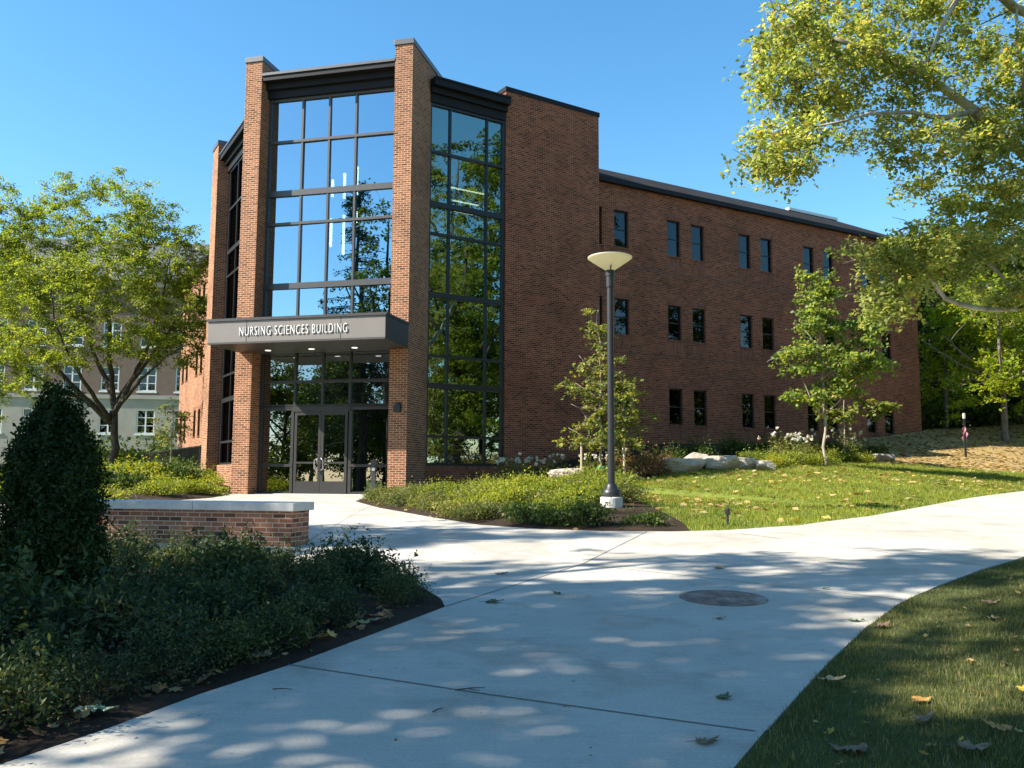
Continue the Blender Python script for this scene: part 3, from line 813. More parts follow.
# right wing
holes = []
UW = [(-.22 + 4.075*k, 1.11 + 4.075*k) for k in range(5)]
ROWS = [(3.67, 5.16), (7.17, 8.62), (10.70, 12.23)]
for a, b in UW:
    for u in (a, b):
        if u + .72 > 20: continue
        for z0, z1 in ROWS: holes.append((u, u + .72, z0, z1))
mb = MB()
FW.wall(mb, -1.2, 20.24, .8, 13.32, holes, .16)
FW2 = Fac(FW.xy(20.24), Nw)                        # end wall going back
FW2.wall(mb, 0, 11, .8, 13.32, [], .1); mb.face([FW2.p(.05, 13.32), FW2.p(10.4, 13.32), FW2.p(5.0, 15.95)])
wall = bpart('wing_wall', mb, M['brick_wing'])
mb = MB(); 
for z in (9.95, 6.45): FW.box(mb, .0, 20.24, z, z + .025, -.004, .02)
bpart('movement_joint', mb, M['black'])
mb = MB(); FW.box(mb, -1.0, 20.27, .8, 2.75, -.03, .02); bpart('plinth', mb, M['brick_sill'])
def wing_window(fac, u, z0, z1, w=.72, spandrel=True):
    mb = MB(); t = .045
    fac.box(mb, u, u + t, z0, z1, .09, .155); fac.box(mb, u + w - t, u + w, z0, z1, .09, .155)
    fac.box(mb, u + t, u + w - t, z0, z0 + t, .091, .154); fac.box(mb, u + t, u + w - t, z1 - t, z1, .091, .154)
    zm = z0 + (z1 - z0)*.5
    fac.box(mb, u + t, u + w - t, zm - .02, zm + .02, .092, .153)
    o = bpart('window', mb, M['frame'])
    mb = MB(); mb.face([fac.p(u+.02, z0+.02, .13), fac.p(u+w-.02, z0+.02, .13), fac.p(u+w-.02, z1-.02, .13), fac.p(u+.02, z1-.02, .13)])
    sub('glass_pane', mb, M['glass_win'], o)
    mb = MB(); fac.box(mb, u + .03, u + w - .03, z1 - (z1 - z0)*rnd.choice((.15, .3, .5, .1)), z1 - .04, .22, .23)
    sub('blind', mb, M['interior'], o)
    mb = MB(); fac.box(mb, u - .03, u + w + .03, z0 - .06, z0, -.05, .15); sub('sill', mb, M['brick_sill'], o)
    mb = MB(); fac.box(mb, u - .06, u + w + .06, z1, z1 + .20, -.01, .03); sub('lintel', mb, M['brick_sill'], o)
    if spandrel:
        mb = MB(); fac.box(mb, u - .05, u + w + .05, z0 - .62, z0 - .062, -.012, .05); sub('sill_panel', mb, M['brick_sill'], o)
    return o
for a, b, c, e in holes: wing_window(FW, a, c, e)
mb = MB(); FW.box(mb, -1.1, 20.2, .9, 13.2, 1.2, 1.3); bpart('inner_wall', mb, M['interior'])
# wing roof: dark eave, shingled slope, pale ridge flashing
mb = MB(); FW.box(mb, -1.0, 20.46, 13.25, 13.43, -.20, .25); FW2.box(mb, .255, 11.2, 13.25, 13.43, -.22, .25); bpart('eave', mb, M['fascia'])
mb = MB()
a, b, c, d = FW.p(-1.2, 13.43, -.18), FW.p(20.44, 13.43, -.18), FW.p(20.44, 15.98, 5.0), FW.p(-1.2, 15.98, 5.0)
def slope_uv(fac): return None
mb.face([a, b, c, d], [(0, 0), (21.8, 0), (17, 5.7), (0, 5.7)])
e1, e2 = FW.p(20.44, 13.43, 10.5), FW.p(-1.2, 13.43, 10.5)
mb.face([b, e1, c], [(0, 0), (10.8, 0), (5.4, 5.7)]); mb.face([e1, e2, d, c], [(0, 0), (21.8, 0), (21.8, 5.7), (5, 5.7)])
bpart('roof', mb, M['shingle'])
mb = MB(); FW.box(mb, 16.6, 20.5, 15.95, 16.10, 4.85, 5.1); bpart('ridge_flashing', mb, M['white'])
# left wing
hl = []
for s in (9.0, 10.4, 13.7, 15.1, 4.6, 6.0, .7):
    u = 16.16 - s
    for z0, z1 in ROWS: hl.append((u - .36, u + .36, z0, z1))
mb = MB(); FLW.wall(mb, 0, 16.1, .3, 13.3, hl, .30); 
FLW3 = Fac(FLW.xy(0, 10), -FLW.n); FLW3.wall(mb, 0, 10, .3, 13.3, [], .1)
bpart('wing_wall', mb, M['brick'])
for a, b, c, e in hl: wing_window(FLW, a, c, e, spandrel=False)
mb = MB(); FLW.box(mb, .2, 16, .5, 13.2, 1.2, 1.3); bpart('inner_wall', mb, M['interior'])
mb = MB(); FLW.box(mb, -.4, 16.1, 13.30, 13.56, -.36, .25); bpart('eave', mb, M['fascia'])
mb = MB(); mb.face([FLW.p(-.4, 13.56, -.34), FLW.p(16.1, 13.56, -.34), FLW.p(16.1, 15.62, 5), FLW.p(-.4, 15.62, 5)], [(0, 0), (16, 0), (16, 5.7), (0, 5.7)]); bpart('roof', mb, M['shingle'])

# lamps hanging in the glazed tower, lit
M['tube'] = glow_mat('pendant_tube', (1, .97, .92), 5.0); M['linear'] = glow_mat('linear_tube', (1, .90, .68), 2.0)
tp = None
for k, (u, z0, z1) in enumerate([(-2.9, 11.3, 11.9), (-2.45, 11.2, 12.1), (-1.98, 11.3, 12.3), (-2.92, 9.5, 10.5), (-2.44, 9.2, 10.6), (-1.98, 10.3, 10.7)]):
    mb = MB(); x, y, _ = FE.p(u, 0, 1.6); mb.lathe([(0, 0), (.045, 0), (.045, z1 - z0), (0, z1 - z0)], 10)
    o = mb.build('pendant_light', M['tube']); o.location = (x, y, z0)
    tag(o, 'slim white tube light hanging behind the glass above the entrance', 'pendant light', 'tube lights hanging in the entrance tower')
    mb = MB(); mb.lathe([(.008, z1 - z0), (.008, 14.9 - z0)], 5); mb.build('cord', M['black'], o)
for k, (u0, z, d0, u1) in enumerate([(1.4, 12.1, 1.4, 3.1), (2.0, 11.8, 1.9, 3.6), (2.3, 11.55, 2.3, 3.5), (.5, 10.2, 1.5, 1.5)]):
    mb = MB(); FG.box(mb, u0, u1, z, z + .04, d0, d0 + .06)
    o = mb.build('ceiling_light', M['linear'])
    tag(o, 'long thin warm ceiling light seen through the tall side glass', 'ceiling light', 'linear lights behind the side glass')

# ------------------------------------------------------------------ other buildings
def simple_building(name, label, fac, length, base, levels, roof, stone_top, cornice_z, ridge, win, pitch=2.9, depth=14, wallm='brick_far', first=1.2, roofm='slate'):
    root = empty(name, (*fac.xy(0), base)); tag(root, label, 'building')
    inv = Matrix.Translation(-root.location)
    def part(n, mb, m):
        o = mb.build(n, M[m]); o.parent = root; o.matrix_parent_inverse = inv.copy(); return o
    n = int((length - 2*first) / pitch)
    hs = [(first + k*pitch, first + k*pitch + win[0], z0, z0 + win[1]) for k in range(n + 1) for z0 in levels if first + k*pitch + win[0] < length]
    side = Fac(fac.xy(length), fac.n); side0 = Fac(fac.xy(0, depth), -fac.n)
    if stone_top:
        mb = MB(); fac.wall(mb, 0, length, base - 1, stone_top, [h for h in hs if h[3] < stone_top], .2); side.wall(mb, 0, depth, base - 1, stone_top, []); part('stone_base', mb, 'lime')
        mb = MB(); fac.box(mb, -.1, length + .1, stone_top, stone_top + .35, -.12, .2); part('stone_band', mb, 'lime')
    z0 = (stone_top + .35) if stone_top else base - 1
    mb = MB(); fac.wall(mb, 0, length, z0, cornice_z, [h for h in hs if h[2] > z0], .2); side.wall(mb, 0, depth, z0, cornice_z, []); side0.wall(mb, 0, depth, z0, cornice_z, []); part('wall', mb, wallm)
    mb = MB(); fac.box(mb, -.5, length + .5, cornice_z, cornice_z + .45, -.45, .3); fac.box(mb, -.3, length + .3, cornice_z - .5, cornice_z, -.2, .3); part('cornice', mb, 'lime')
    mb = MB(); a, b = fac.p(-.5, cornice_z + .45, -.4), fac.p(length + .5, cornice_z + .45, -.4)
    c, d = fac.p(length - 4, ridge, depth*.5), fac.p(4, ridge, depth*.5); e, f = fac.p(length + .5, cornice_z + .45, depth), fac.p(-.5, cornice_z + .45, depth)
    mb.face([a, b, c, d]); mb.face([b, e, c]); mb.face([e, f, d, c]); mb.face([f, a, d]); part('roof', mb, roofm)
    for h in hs:
        mb = MB(); t = .10
        fac.box(mb, h[0], h[0] + t, h[2], h[3], .05, .16); fac.box(mb, h[1] - t, h[1], h[2], h[3], .05, .16)
        fac.box(mb, h[0], h[1], h[2], h[2] + t, .051, .161); fac.box(mb, h[0], h[1], h[3] - t, h[3], .051, .161)
        um = (h[0] + h[1]) / 2; fac.box(mb, um - .06, um + .06, h[2] + t, h[3] - t, .052, .159)
        for k in (1, 2): 
            zz = h[2] + (h[3] - h[2])*k/3; fac.box(mb, h[0] + t, h[1] - t, zz - .03, zz + .03, .06, .15)
        fac.box(mb, h[0] - .1, h[1] + .1, h[2] - .14, h[2], -.06, .16)
        w = part('window', mb, 'white')
        mb = MB(); mb.face([fac.p(h[0]+.02, h[2]+.02, .12), fac.p(h[1]-.02, h[2]+.02, .12), fac.p(h[1]-.02, h[3]-.02, .12), fac.p(h[0]+.02, h[3]-.02, .12)])
        o = mb.build('glass_pane', M['glass_win'], w)
    mb = MB(); fac.box(mb, .3, length - .3, base, cornice_z, 1.0, 1.1); part('inner_wall', mb, 'interior')
    return root
simple_building('stone_based_hall', 'large old hall of brick over pale limestone with white windows behind left tree', Fac((-80, 70), (60, 8.5)), 58, 1.0,
                [1.4, 5.0, 8.7, 12.6], 'slate', 8.0, 18.4, 24.0, (1.5, 2.1), 3.1, 16, first=1.4)
simple_building('hillside_house', 'grey roofed building high behind the woods right of the brick wing', Fac((33, 82), (1, .12)), 26, 9.0, [11.5, 15.5], 'slate', 0, 19.3, 25.5, (1.2, 1.9), 3.0, 12)

# ------------------------------------------------------------------ site furniture
bench = empty('brick_seat_wall', (-4.4, 13.3, .52)); tag(bench, 'low brick seat wall with pale stone cap standing on the paved plaza', 'seat wall')
FS = Fac((-7.9, 14.27), (.9703, -.2419))
def child(root, name, mb, m, **kw):
    o = mb.build(name, M[m] if isinstance(m, str) else m, None, **kw); o.parent = root; o.matrix_parent_inverse = Matrix.Translation(-root.location); return o
LN = 4.82
mb = MB(); FS.box(mb, 0, LN, .35, 1.055, 0, .56); child(bench, 'brick_body', mb, 'brick_bench')
caps = [(-.05, 1.55), (1.56, 3.20), (3.21, LN + .055)]
for a, b in caps:
    mb = MB(); FS.box(mb, a, b, 1.055, 1.175, -.055, .615); child(bench, 'cap_stone', mb, 'cap', bevel=.008)

lx, ly = 2.13, 19.0
lz = float(ground(lx, ly)[0])
lamp = empty('street_lamp', (lx, ly, lz)); tag(lamp, 'tall black street lamp with cream saucer shade rising from the shrub bed', 'street lamp')
mb = MB(); mb.lathe([(0, -.4), (.24, -.4), (.24, .20), (.225, .22), (0, .22)], 28); mb.build('footing', M['concrete_base'], lamp)
mb = MB(); mb.lathe([(.205, .221), (.205, .30), (.19, .36), (.13, .40), (.115, .47), (.085, .50)], 28); mb.build('base_cover', M['black'], lamp, smooth=True)
mb = MB(); mb.lathe([(.078, .45), (.07, 4.83), (0, 4.83)], 20); pole = mb.build('pole', M['black'], lamp)
mb = MB(); mb.lathe([(.0, 4.760), (.088, 4.760), (.088, 4.990), (.10, 5.000), (.10, 5.130), (.06, 5.160), (0, 5.160)], 20); mb.build('collar', M['black'], lamp)
mb = MB(); mb.lathe([(.085, 5.13), (.20, 5.205), (.33, 5.295), (.455, 5.382), (.485, 5.405), (.485, 5.425), (.47, 5.432), (.2, 5.445), (0, 5.45)], 40); mb.build('lamp_shade', M['lamp_shade'], lamp, smooth=True)
for k in range(3):
    a = 2*math.pi*k/3 + .9 - math.pi/2 - .9
    mb = MB(); mb.tube([(.09*math.cos(a), .09*math.sin(a), 5.050), (.125*math.cos(a), .125*math.sin(a), 5.100), (.21*math.cos(a), .21*math.sin(a), 5.240)], [.014]*3, 6); mb.build('bracket', M['black'], lamp)

# manhole cover
mx_, my_ = 2.13, 9.05; mz = float(P(mx_, my_))
mh = empty('manhole_cover', (mx_, my_, mz)); tag(mh, 'round rusty manhole cover set in the concrete path', 'manhole cover')
sl = math.atan2(float(P(mx_, my_+.5) - P(mx_, my_-.5)), 1.0); mh.rotation_euler = (sl, 0, 0)
mb = MB(); mb.lathe([(.435, .003), (.435, .009), (.385, .009), (.385, .003)], 48); mb.build('frame_ring', M['iron'], mh)
mb = MB(); mb.lathe([(.375, .003), (.375, .008), (.0, .008)], 48)
for k in range(-4, 5):
    for j_ in range(-4, 5):
        if math.hypot(k, j_) < 4.3 and (k or j_): 
            c_ = (k*.078, j_*.078); mb.box((c_[0]-.024, c_[1]-.024, .007), (c_[0]+.024, c_[1]+.024, .013))
mb.build('lid', M['iron'], mh)
# push-button post by the doors
px_, py_ = FE.xy(-.42, -.1)
post = empty('door_opener_post', (px_, py_, .93)); tag(post, 'short grey metal post with door opener button beside the entrance', 'post')
mb = MB(); mb.box((-.07, -.05, 0), (.07, .05, .92)); mb.build('post_body', M['frame_lit'], post, bevel=.008)
mb = MB(); mb.box((-.09, -.065, .92), (.09, .06, 1.12)); mb.build('post_head', M['frame'], post, bevel=.01)
mb = MB(); mb.box((-.045, -.071, .78), (.045, -.05, .87)); mb.build('button', M['steel'], post)
# garden spigot / path light on lawn
x, y = 3.98, 16.45; z = float(ground(x, y)[0])
o = empty('path_light', (x, y, z)); tag(o, 'short black garden path light at the lawn edge', 'path light')
mb = MB(); mb.lathe([(.022, -.1), (.022, .22)], 10); mb.build('stake', M['black'], o)
mb = MB(); mb.lathe([(.0, .2), (.045, .2), (.05, .30), (.03, .325), (0, .33)], 14); mb.build('lamp_head', M['black'], o)
# marker post with a tag on the mulch
x, y = 19.24, 37.6; z = float(ground(x, y)[0])
o = empty('marker_post', (x, y, z)); tag(o, 'thin dark marker post with white tip and pink ribbon on the mulch slope', 'post')
mb = MB(); mb.box((-.035, -.035, -.3), (.035, .035, 1.65)); mb.build('pole', M['black'], o)
mb = MB(); mb.box((-.042, -.042, 1.65), (.042, .042, 1.88)); mb.build('tip', M['cap'], o, bevel=.01)
mb = MB(); rr = random.Random(3)
for k in range(14):
    a = rr.uniform(0, 6.28); zz = rr.uniform(.95, 1.35); r_ = rr.uniform(.05, .11)
    mb.face([(.05*math.cos(a), .05*math.sin(a), zz), (r_*1.4*math.cos(a+.4), r_*1.4*math.sin(a+.4), zz-.12), (r_*1.2*math.cos(a-.3), r_*1.2*math.sin(a-.3), zz-.28)])
mb.build('ribbon', plain('pink_ribbon', (.38, .16, .20), .6), o)
# iron railing on the areaway wall, left
rail = empty('iron_railing', (-13.75, 39.4, 1.75)); tag(rail, 'black iron railing on a low brick wall left of the tower', 'railing')
FR = Fac((-22.6, 54.6), (8.8, -15.1)); RL = 17.4
mb = MB(); FR.box(mb, 0, RL, 1.84, 1.90, -.03, .03); FR.box(mb, 0, RL, 2.78, 2.84, -.03, .03)
child(rail, 'rail', mb, 'black')
mb = MB()
for k in range(int(RL/.125)): FR.box(mb, k*.125, k*.125 + .03, 1.9, 2.78, -.012, .012)
for k in range(0, 8): FR.box(mb, k*2.45, k*2.45 + .07, 1.6, 2.86, -.035, .035)
child(rail, 'baluster', mb, 'black')
aw = MB(); FR.box(aw, -.2, RL + .1, .2, 1.76, -.12, .18)
rw = aw.build('retaining_wall', M['brick']); tag(rw, 'low brick retaining wall carrying the black iron railing', 'wall')

# ------------------------------------------------------------------ rocks
def rock(name, label, x, y, sx, sy, sz, seed, mat='rock', rz=0.0, flat=.75, sink=.2):
    r_ = random.Random(seed)
    bm = bmesh.new(); bmesh.ops.create_icosphere(bm, subdivisions=4, radius=1)
    planes = [(Vector((r_.gauss(0, 1), r_.gauss(0, 1), r_.gauss(0, .6))).normalized(), r_.uniform(.62, .88)) for _ in range(13)] + [(Vector((r_.uniform(-.12, .12), r_.uniform(-.1, .1), 1)).normalized(), flat)]
    for v in bm.verts:
        d = v.co.normalized(); rad = 1.0
        for n_, h in planes:
            c_ = d.dot(n_)
            if c_ > 1e-3: rad = min(rad, h / c_)
        rad *= 1 + .02*math.sin(9*d.x + seed) * math.sin(11*d.y) + .018*math.sin(23*d.z + 2*seed + 7*d.x)
        v.co = Vector((d.x*rad*sx, d.y*rad*sy, d.z*rad*sz))
    me = bpy.data.meshes.new(name); bm.to_mesh(me); bm.free(); me.materials.append(M[mat])
    o = bpy.data.objects.new(name, me); o.location = (x, y, float(ground(x, y)[0]) + sz*(1 - sink) - sz*.35); o.rotation_euler = (0, 0, rz)
    link(o); tag(o, label, 'boulder'); return o
rock('boulder', 'rounded pale boulder at the left end of the rock row', 5.55, 28.3, .95, .5, .36, 2, rz=.3, flat=.62)
rock('boulder', 'large flat-topped boulder in the middle of the rock row', 6.75, 28.5, .80, .5, .36, 5, rz=.1, flat=.66)
rock('boulder', 'small dark boulder wedged right of the flat-topped boulder', 7.55, 28.75, .38, .4, .30, 8, rz=.8)
rock('boulder', 'low boulder at the right end of the rock row', 8.1, 28.6, .45, .4, .24, 12, rz=.2)
rock('boulder', 'rounded boulder behind the left end of the rock row', 6.1, 28.95, .6, .45, .38, 22, rz=.5)
rock('boulder', 'pinkish low boulder among the flowers left of the young tree', 1.85, 27.0, .85, .6, .40, 15, 'rock_pink', rz=.2)
rock('boulder', 'flat grey stone lying at the edge of the mulch slope', 14.3, 34.4, .55, .4, .22, 31, 'rock_pink', flat=.6)

# ------------------------------------------------------------------ plants
def leaf_obj(name, V_, mat, parent=None):
    return link(bpy.data.objects.new(name, np_mesh(name, V_, 4, mat)), parent)

def shrub_proto(name, mat, n, r, h, size, g, spiky=.25, aspect=.5, up=.5, clumps=14):
    """dome of leaf sprays on visible stems"""
    cs = []
    st = MB()
    for k in range(clumps):
        a = g.uniform(0, 2*math.pi); rr_ = r * math.sqrt(g.uniform(.02, 1)) * .8
        hz = h * (1 - .55*(rr_/r)**2) * g.uniform(.62, 1.0)
        c_ = np.array([rr_*math.cos(a), rr_*math.sin(a), hz])
        st.tube([(c_[0]*.15, c_[1]*.15, -.05), (c_[0]*.6, c_[1]*.6, hz*.5), (c_[0], c_[1], hz*.98)], [.010, .007, .004], 4)
        m_ = n // clumps
        p_ = g.normal(size=(m_, 3)) * np.array([r*.26, r*.26, h*.20])
        p_[:, 2] = -np.abs(p_[:, 2]) * 1.5 + g.normal(size=m_)*h*.05
        cs.append(c_ + p_)
        k2 = max(3, int(m_*spiky*.3))        # shoots sticking out of the top
        t = g.uniform(0, 1, k2); dr = np.array([c_[0]*.3 + g.normal()*.08, c_[1]*.3 + g.normal()*.08, .22*h/.5 + .05])
        cs.append(c_ + t[:, None]*dr + g.normal(size=(k2, 3))*size*.35)
    cs = np.concatenate(cs); cs[:, 2] = np.maximum(cs[:, 2], .02)
    o = leaf_obj(name, leaves(cs, size, up=up, aspect=aspect, g=g), mat)
    st.build('stem', M['stem'], o)
    return o
protos = {}
def shrub(kind, x, y, s, label, group, cat='shrub', name='shrub'):
    lst = protos[kind]; src = lst[rnd.randrange(len(lst))]
    if not src.get('used'):
        o = src; o['used'] = 1
    else:
        o = copy_tree(src)
    o.name = name
    o.location = (x, y, float(ground(x, y)[0]) - .01); o.rotation_euler = (rnd.uniform(-.08, .08), rnd.uniform(-.08, .08), rnd.uniform(0, 6.28)); o.scale = (s, s, s * rnd.uniform(.85, 1.15))
    tag(o, label, cat, group); return o
g_ = np.random.default_rng(5)
protos['bed'] = [shrub_proto('shrub', M['leaf_bed'], n_, .50, .58, sz_, g_, spiky=.3, aspect=as_, up=.6, clumps=cl_) for n_, sz_, as_, cl_ in ((3600, .042, .42, 18), (2600, .055, .40, 14), (1700, .072, .45, 11), (1500, .078, .34, 12), (3000, .050, .42, 16))]
protos['yellow'] = [shrub_proto('shrub', M['leaf_yellow'], 2000, .62, .50, .060, g_, spiky=.10, aspect=.55, up=.5) for _ in range(3)]
protos['olive'] = [shrub_proto('shrub', M['leaf_olive'], 1800, .55, .46, .058, g_, spiky=.10, aspect=.5, up=.4) for _ in range(3)]
protos['dark'] = [shrub_proto('shrub', M['leaf_dark'], 1400, .55, .50, .075, g_, aspect=.5, up=.4) for _ in range(2)]
protos['red'] = [shrub_proto('shrub', M['leaf_red'], 900, .5, .7, .07, g_, spiky=.6) for _ in range(2)]

def scatter(poly, step, jit, g, margin):
    xs = [p[0] for p in poly]; ys = [p[1] for p in poly]; out_ = []
    for ax in np.arange(min(xs), max(xs), step):
        for ay in np.arange(min(ys), max(ys), step):
            x_, y_ = ax + g.uniform(-jit, jit), ay + g.uniform(-jit, jit)
            if not _inside(np.array([x_]), np.array([y_]), poly)[0]: continue
            if _segdist(np.array([x_]), np.array([y_]), poly, True)[0][0] < margin: continue
            out_.append((x_, y_))
    return out_
# foreground bed
cone_xy = (-4.12, 8.0)
for x, y in scatter(BED_FRONT, .70, .2, g_, .45):
    if x < -.66*y - .9 or y < 3.1 or math.hypot(x - cone_xy[0], y - cone_xy[1]) < .75 or y > 12: continue
    fr = _segdist(np.array([x]), np.array([y]), FRONT, False)[0][0] < 1.1
    s = (.70 if fr else .95) * rnd.uniform(.72, 1.22) * (.8 if y < 4.6 else 1) * (.68 if y > 8.0 else .85 if y > 6.8 else 1)
    shrub('bed', x, y, s, 'low dark green shrub in the front row beside the near path' if fr else 'dark green leafy shrub behind the front row in the shaded bed', 'shrubs in the shaded foreground bed')
for line, lab, sc_ in ((FRONT, 'low dark green shrub in the front row beside the near path', .66), (BACK[5:], 'dark green shrub on the plaza side of the shaded bed', .62)):
    for (xa, ya), (xb, yb) in zip(line, line[1:]):
        L = math.hypot(xb - xa, yb - ya)
        for k in range(max(1, round(L / .58))):
            t = (k + .5) / max(1, round(L / .58)); off = rnd.uniform(.40, .55)
            x, y = xa + (xb - xa)*t + (yb - ya)/L*off*-1*(-1), ya + (yb - ya)*t - (xb - xa)/L*off*(1)
            for sg in (1, -1):
                x2, y2 = xa + (xb - xa)*t + sg*(yb - ya)/L*off, ya + (yb - ya)*t - sg*(xb - xa)/L*off
                if _inside(np.array([x2]), np.array([y2]), BED_FRONT)[0]: x, y = x2, y2
            if y < 3.6 or x < -.66*y - .9: continue
            shrub('bed', x, y, sc_*rnd.uniform(.7, 1.25), lab, 'shrubs in the shaded foreground bed')
# bed right of the entrance
FARL = FAR[6:]
for x, y in scatter(BED_MID, .84, .24, g_, .30):
    if y > 27.2: continue
    d = _segdist(np.array([x]), np.array([y]), FARL, False)[0][0]
    if math.hypot(x - lx, y - ly) < .85 or (abs(x - lx*y/ly) < .55 and ly - 2.2 < y < ly): continue
    if d < 1.0:
        shrub('dark' if x > -.2 and rnd.random() < .8 else 'olive', x, y, rnd.uniform(.7, 1.0), 'low dense shrub along the pavement edge right of the entrance', 'edge shrubs right of the entrance')
    elif rnd.random() < .6:
        shrub('yellow', x, y, rnd.uniform(.55, 1.25), 'bright yellow-green shrub in the sunlit bed before the tower', 'yellow-green shrubs before the tower')
    else:
        shrub('olive', x, y, rnd.uniform(.8, 1.1), 'olive shrub with brownish tips between the yellow-green shrubs', 'olive shrubs before the tower')
# left bed
for x, y in scatter(BED_LEFT, 1.15, .3, g_, .45):
    if x < -.62*y - 1: continue
    d = _segdist(np.array([x]), np.array([y]), ENTRY, False)[0][0]
    if d < 1.6: shrub('yellow', x, y, rnd.uniform(.95, 1.2), 'bright green spreading shrub at the plaza edge left of the entrance', 'edge shrubs left of the entrance')
    elif rnd.random() < .62: shrub('yellow' if rnd.random() < .5 else 'dark', x, y, rnd.uniform(1.0, 1.5), 'green shrub on the mound below the iron railing', 'shrubs below the iron railing')
# dark hedge before the old hall
for k in range(9):
    x, y = -27.5 + k*1.15, 58 + rnd.uniform(-1, 1)
    shrub('dark', x, y, rnd.uniform(3.0, 4.0), 'dark hedge shrub at the foot of the limestone wall', 'hedge before the old hall')
# flowering plants along the wall and the rocks
protos['tuft'] = [shrub_proto('flowering_plant', M['leaf_olive'], 700, .42, .60, .08, g_, spiky=.9, aspect=.3) for _ in range(3)]
for k_, src in enumerate(protos['tuft']):
    for q_ in range(8):
        c_ = np.array([g_.normal()*.24, g_.normal()*.24, .74 + g_.normal()*.07])
        leaf_obj('flower', leaves(c_ + g_.normal(size=(9, 3))*.018, .075, up=.2, aspect=.9, g=g_), M['petal'], src)
for x, y in [(-.3, 28.2), (.2, 28.6), (.65, 29.0), (1.1, 28.3), (2.6, 28.9), (3.1, 28.2), (1.6, 29.4), (3.7, 29.4)]:
    shrub('tuft', x, y, rnd.uniform(.9, 1.25), 'white flowering plant in front of the brick block', 'white flowers before the brick block', 'plant', 'flowering_plant')
for x, y in [(9.4, 30.9), (10.1, 31.2), (9.9, 30.4), (10.9, 31.9), (12.4, 33.3), (13.1, 33.9)]:
    shrub('tuft', x, y, rnd.uniform(1.0, 1.4), 'white flowering plant right of the rock row', 'white flowers right of the rocks', 'plant', 'flowering_plant')
for x, y, s in [(4.0, 27.6, 1.1), (4.5, 27.9, 1.25), (4.85, 28.5, 1.0), (3.6, 28.3, 1.1)]:
    shrub('red', x, y, s, 'reddish-leaved shrub left of the boulders', 'reddish shrubs left of the boulders')
for x, y, s in [(8.7, 29.3, .8), (9.2, 29.9, .95), (9.9, 30.0, .9), (10.7, 31.0, 1.0), (11.4, 31.9, .95), (12.4, 32.6, .9), (13.0, 33.2, .8), (8.4, 30.2, .9), (10.4, 31.9, 1.0)]:
    shrub('yellow', x, y, s, 'yellow-green shrub right of the boulders near the young tree', 'yellow-green shrubs right of the boulders')
for x, y, s in [(5.6, 30.4, 1.1), (6.6, 31.0, 1.2), (7.8, 31.6, 1.2), (9.0, 32.4, 1.2), (10.4, 33.6, 1.2), (5.2, 29.7, 1.0), (12.2, 34.6, 1.2), (14.6, 36.0, 1.1)]:
    shrub('dark', x, y, s, 'dark low shrub in the shade of the wing wall', 'dark shrubs along the wing wall')

# conical evergreen in the foreground bed
def cone_evergreen():
    x, y = cone_xy; z = float(ground(x, y)[0])
    n = 42000; g = np.random.default_rng(21)
    t = g.uniform(0, 1, n)**.85; a = g.uniform(0, 2*math.pi, n)
    prof = np.interp(t, [0, .08, .35, .6, .8, .92, 1], [.36, .43, .46, .43, .34, .21, .05])
    lump = 1 + .13*np.sin(2*a + 7*t) + .10*np.sin(5*a - 13*t + 1) + .09*np.sin(9*a + 23*t) + .07*np.sin(14*a - 37*t)
    rr_ = prof * lump * np.clip(1 - np.abs(g.normal(0, .24, n)), .15, 1.1)
    spire = g.uniform(0, 1, 26) * 6.28; hs_ = g.uniform(-.10, .14, 26)
    zz = .05 + t*1.70 + t*np.interp(a, np.sort(spire), hs_*2.2)
    c_ = np.stack([rr_*np.cos(a), rr_*np.sin(a), zz], 1) + g.normal(size=(n, 3))*.022
    outv = np.stack([np.cos(a), np.sin(a), np.full(n, .4)], 1)*.7
    o = leaf_obj('evergreen_shrub', leaves(c_, .042, up=.2, aspect=.45, g=g, out=outv), M['leaf_yew'])
    o.location = (x, y, z); tag(o, 'dark conical evergreen standing taller than the bed shrubs around it', 'shrub')
    mb = MB(); mb.tube([(0, 0, -.1), (.02, 0, .9), (0, .01, 1.75)], [.05, .035, .01], 7); mb.build('trunk', M['bark_dark'], o)
cone_evergreen()

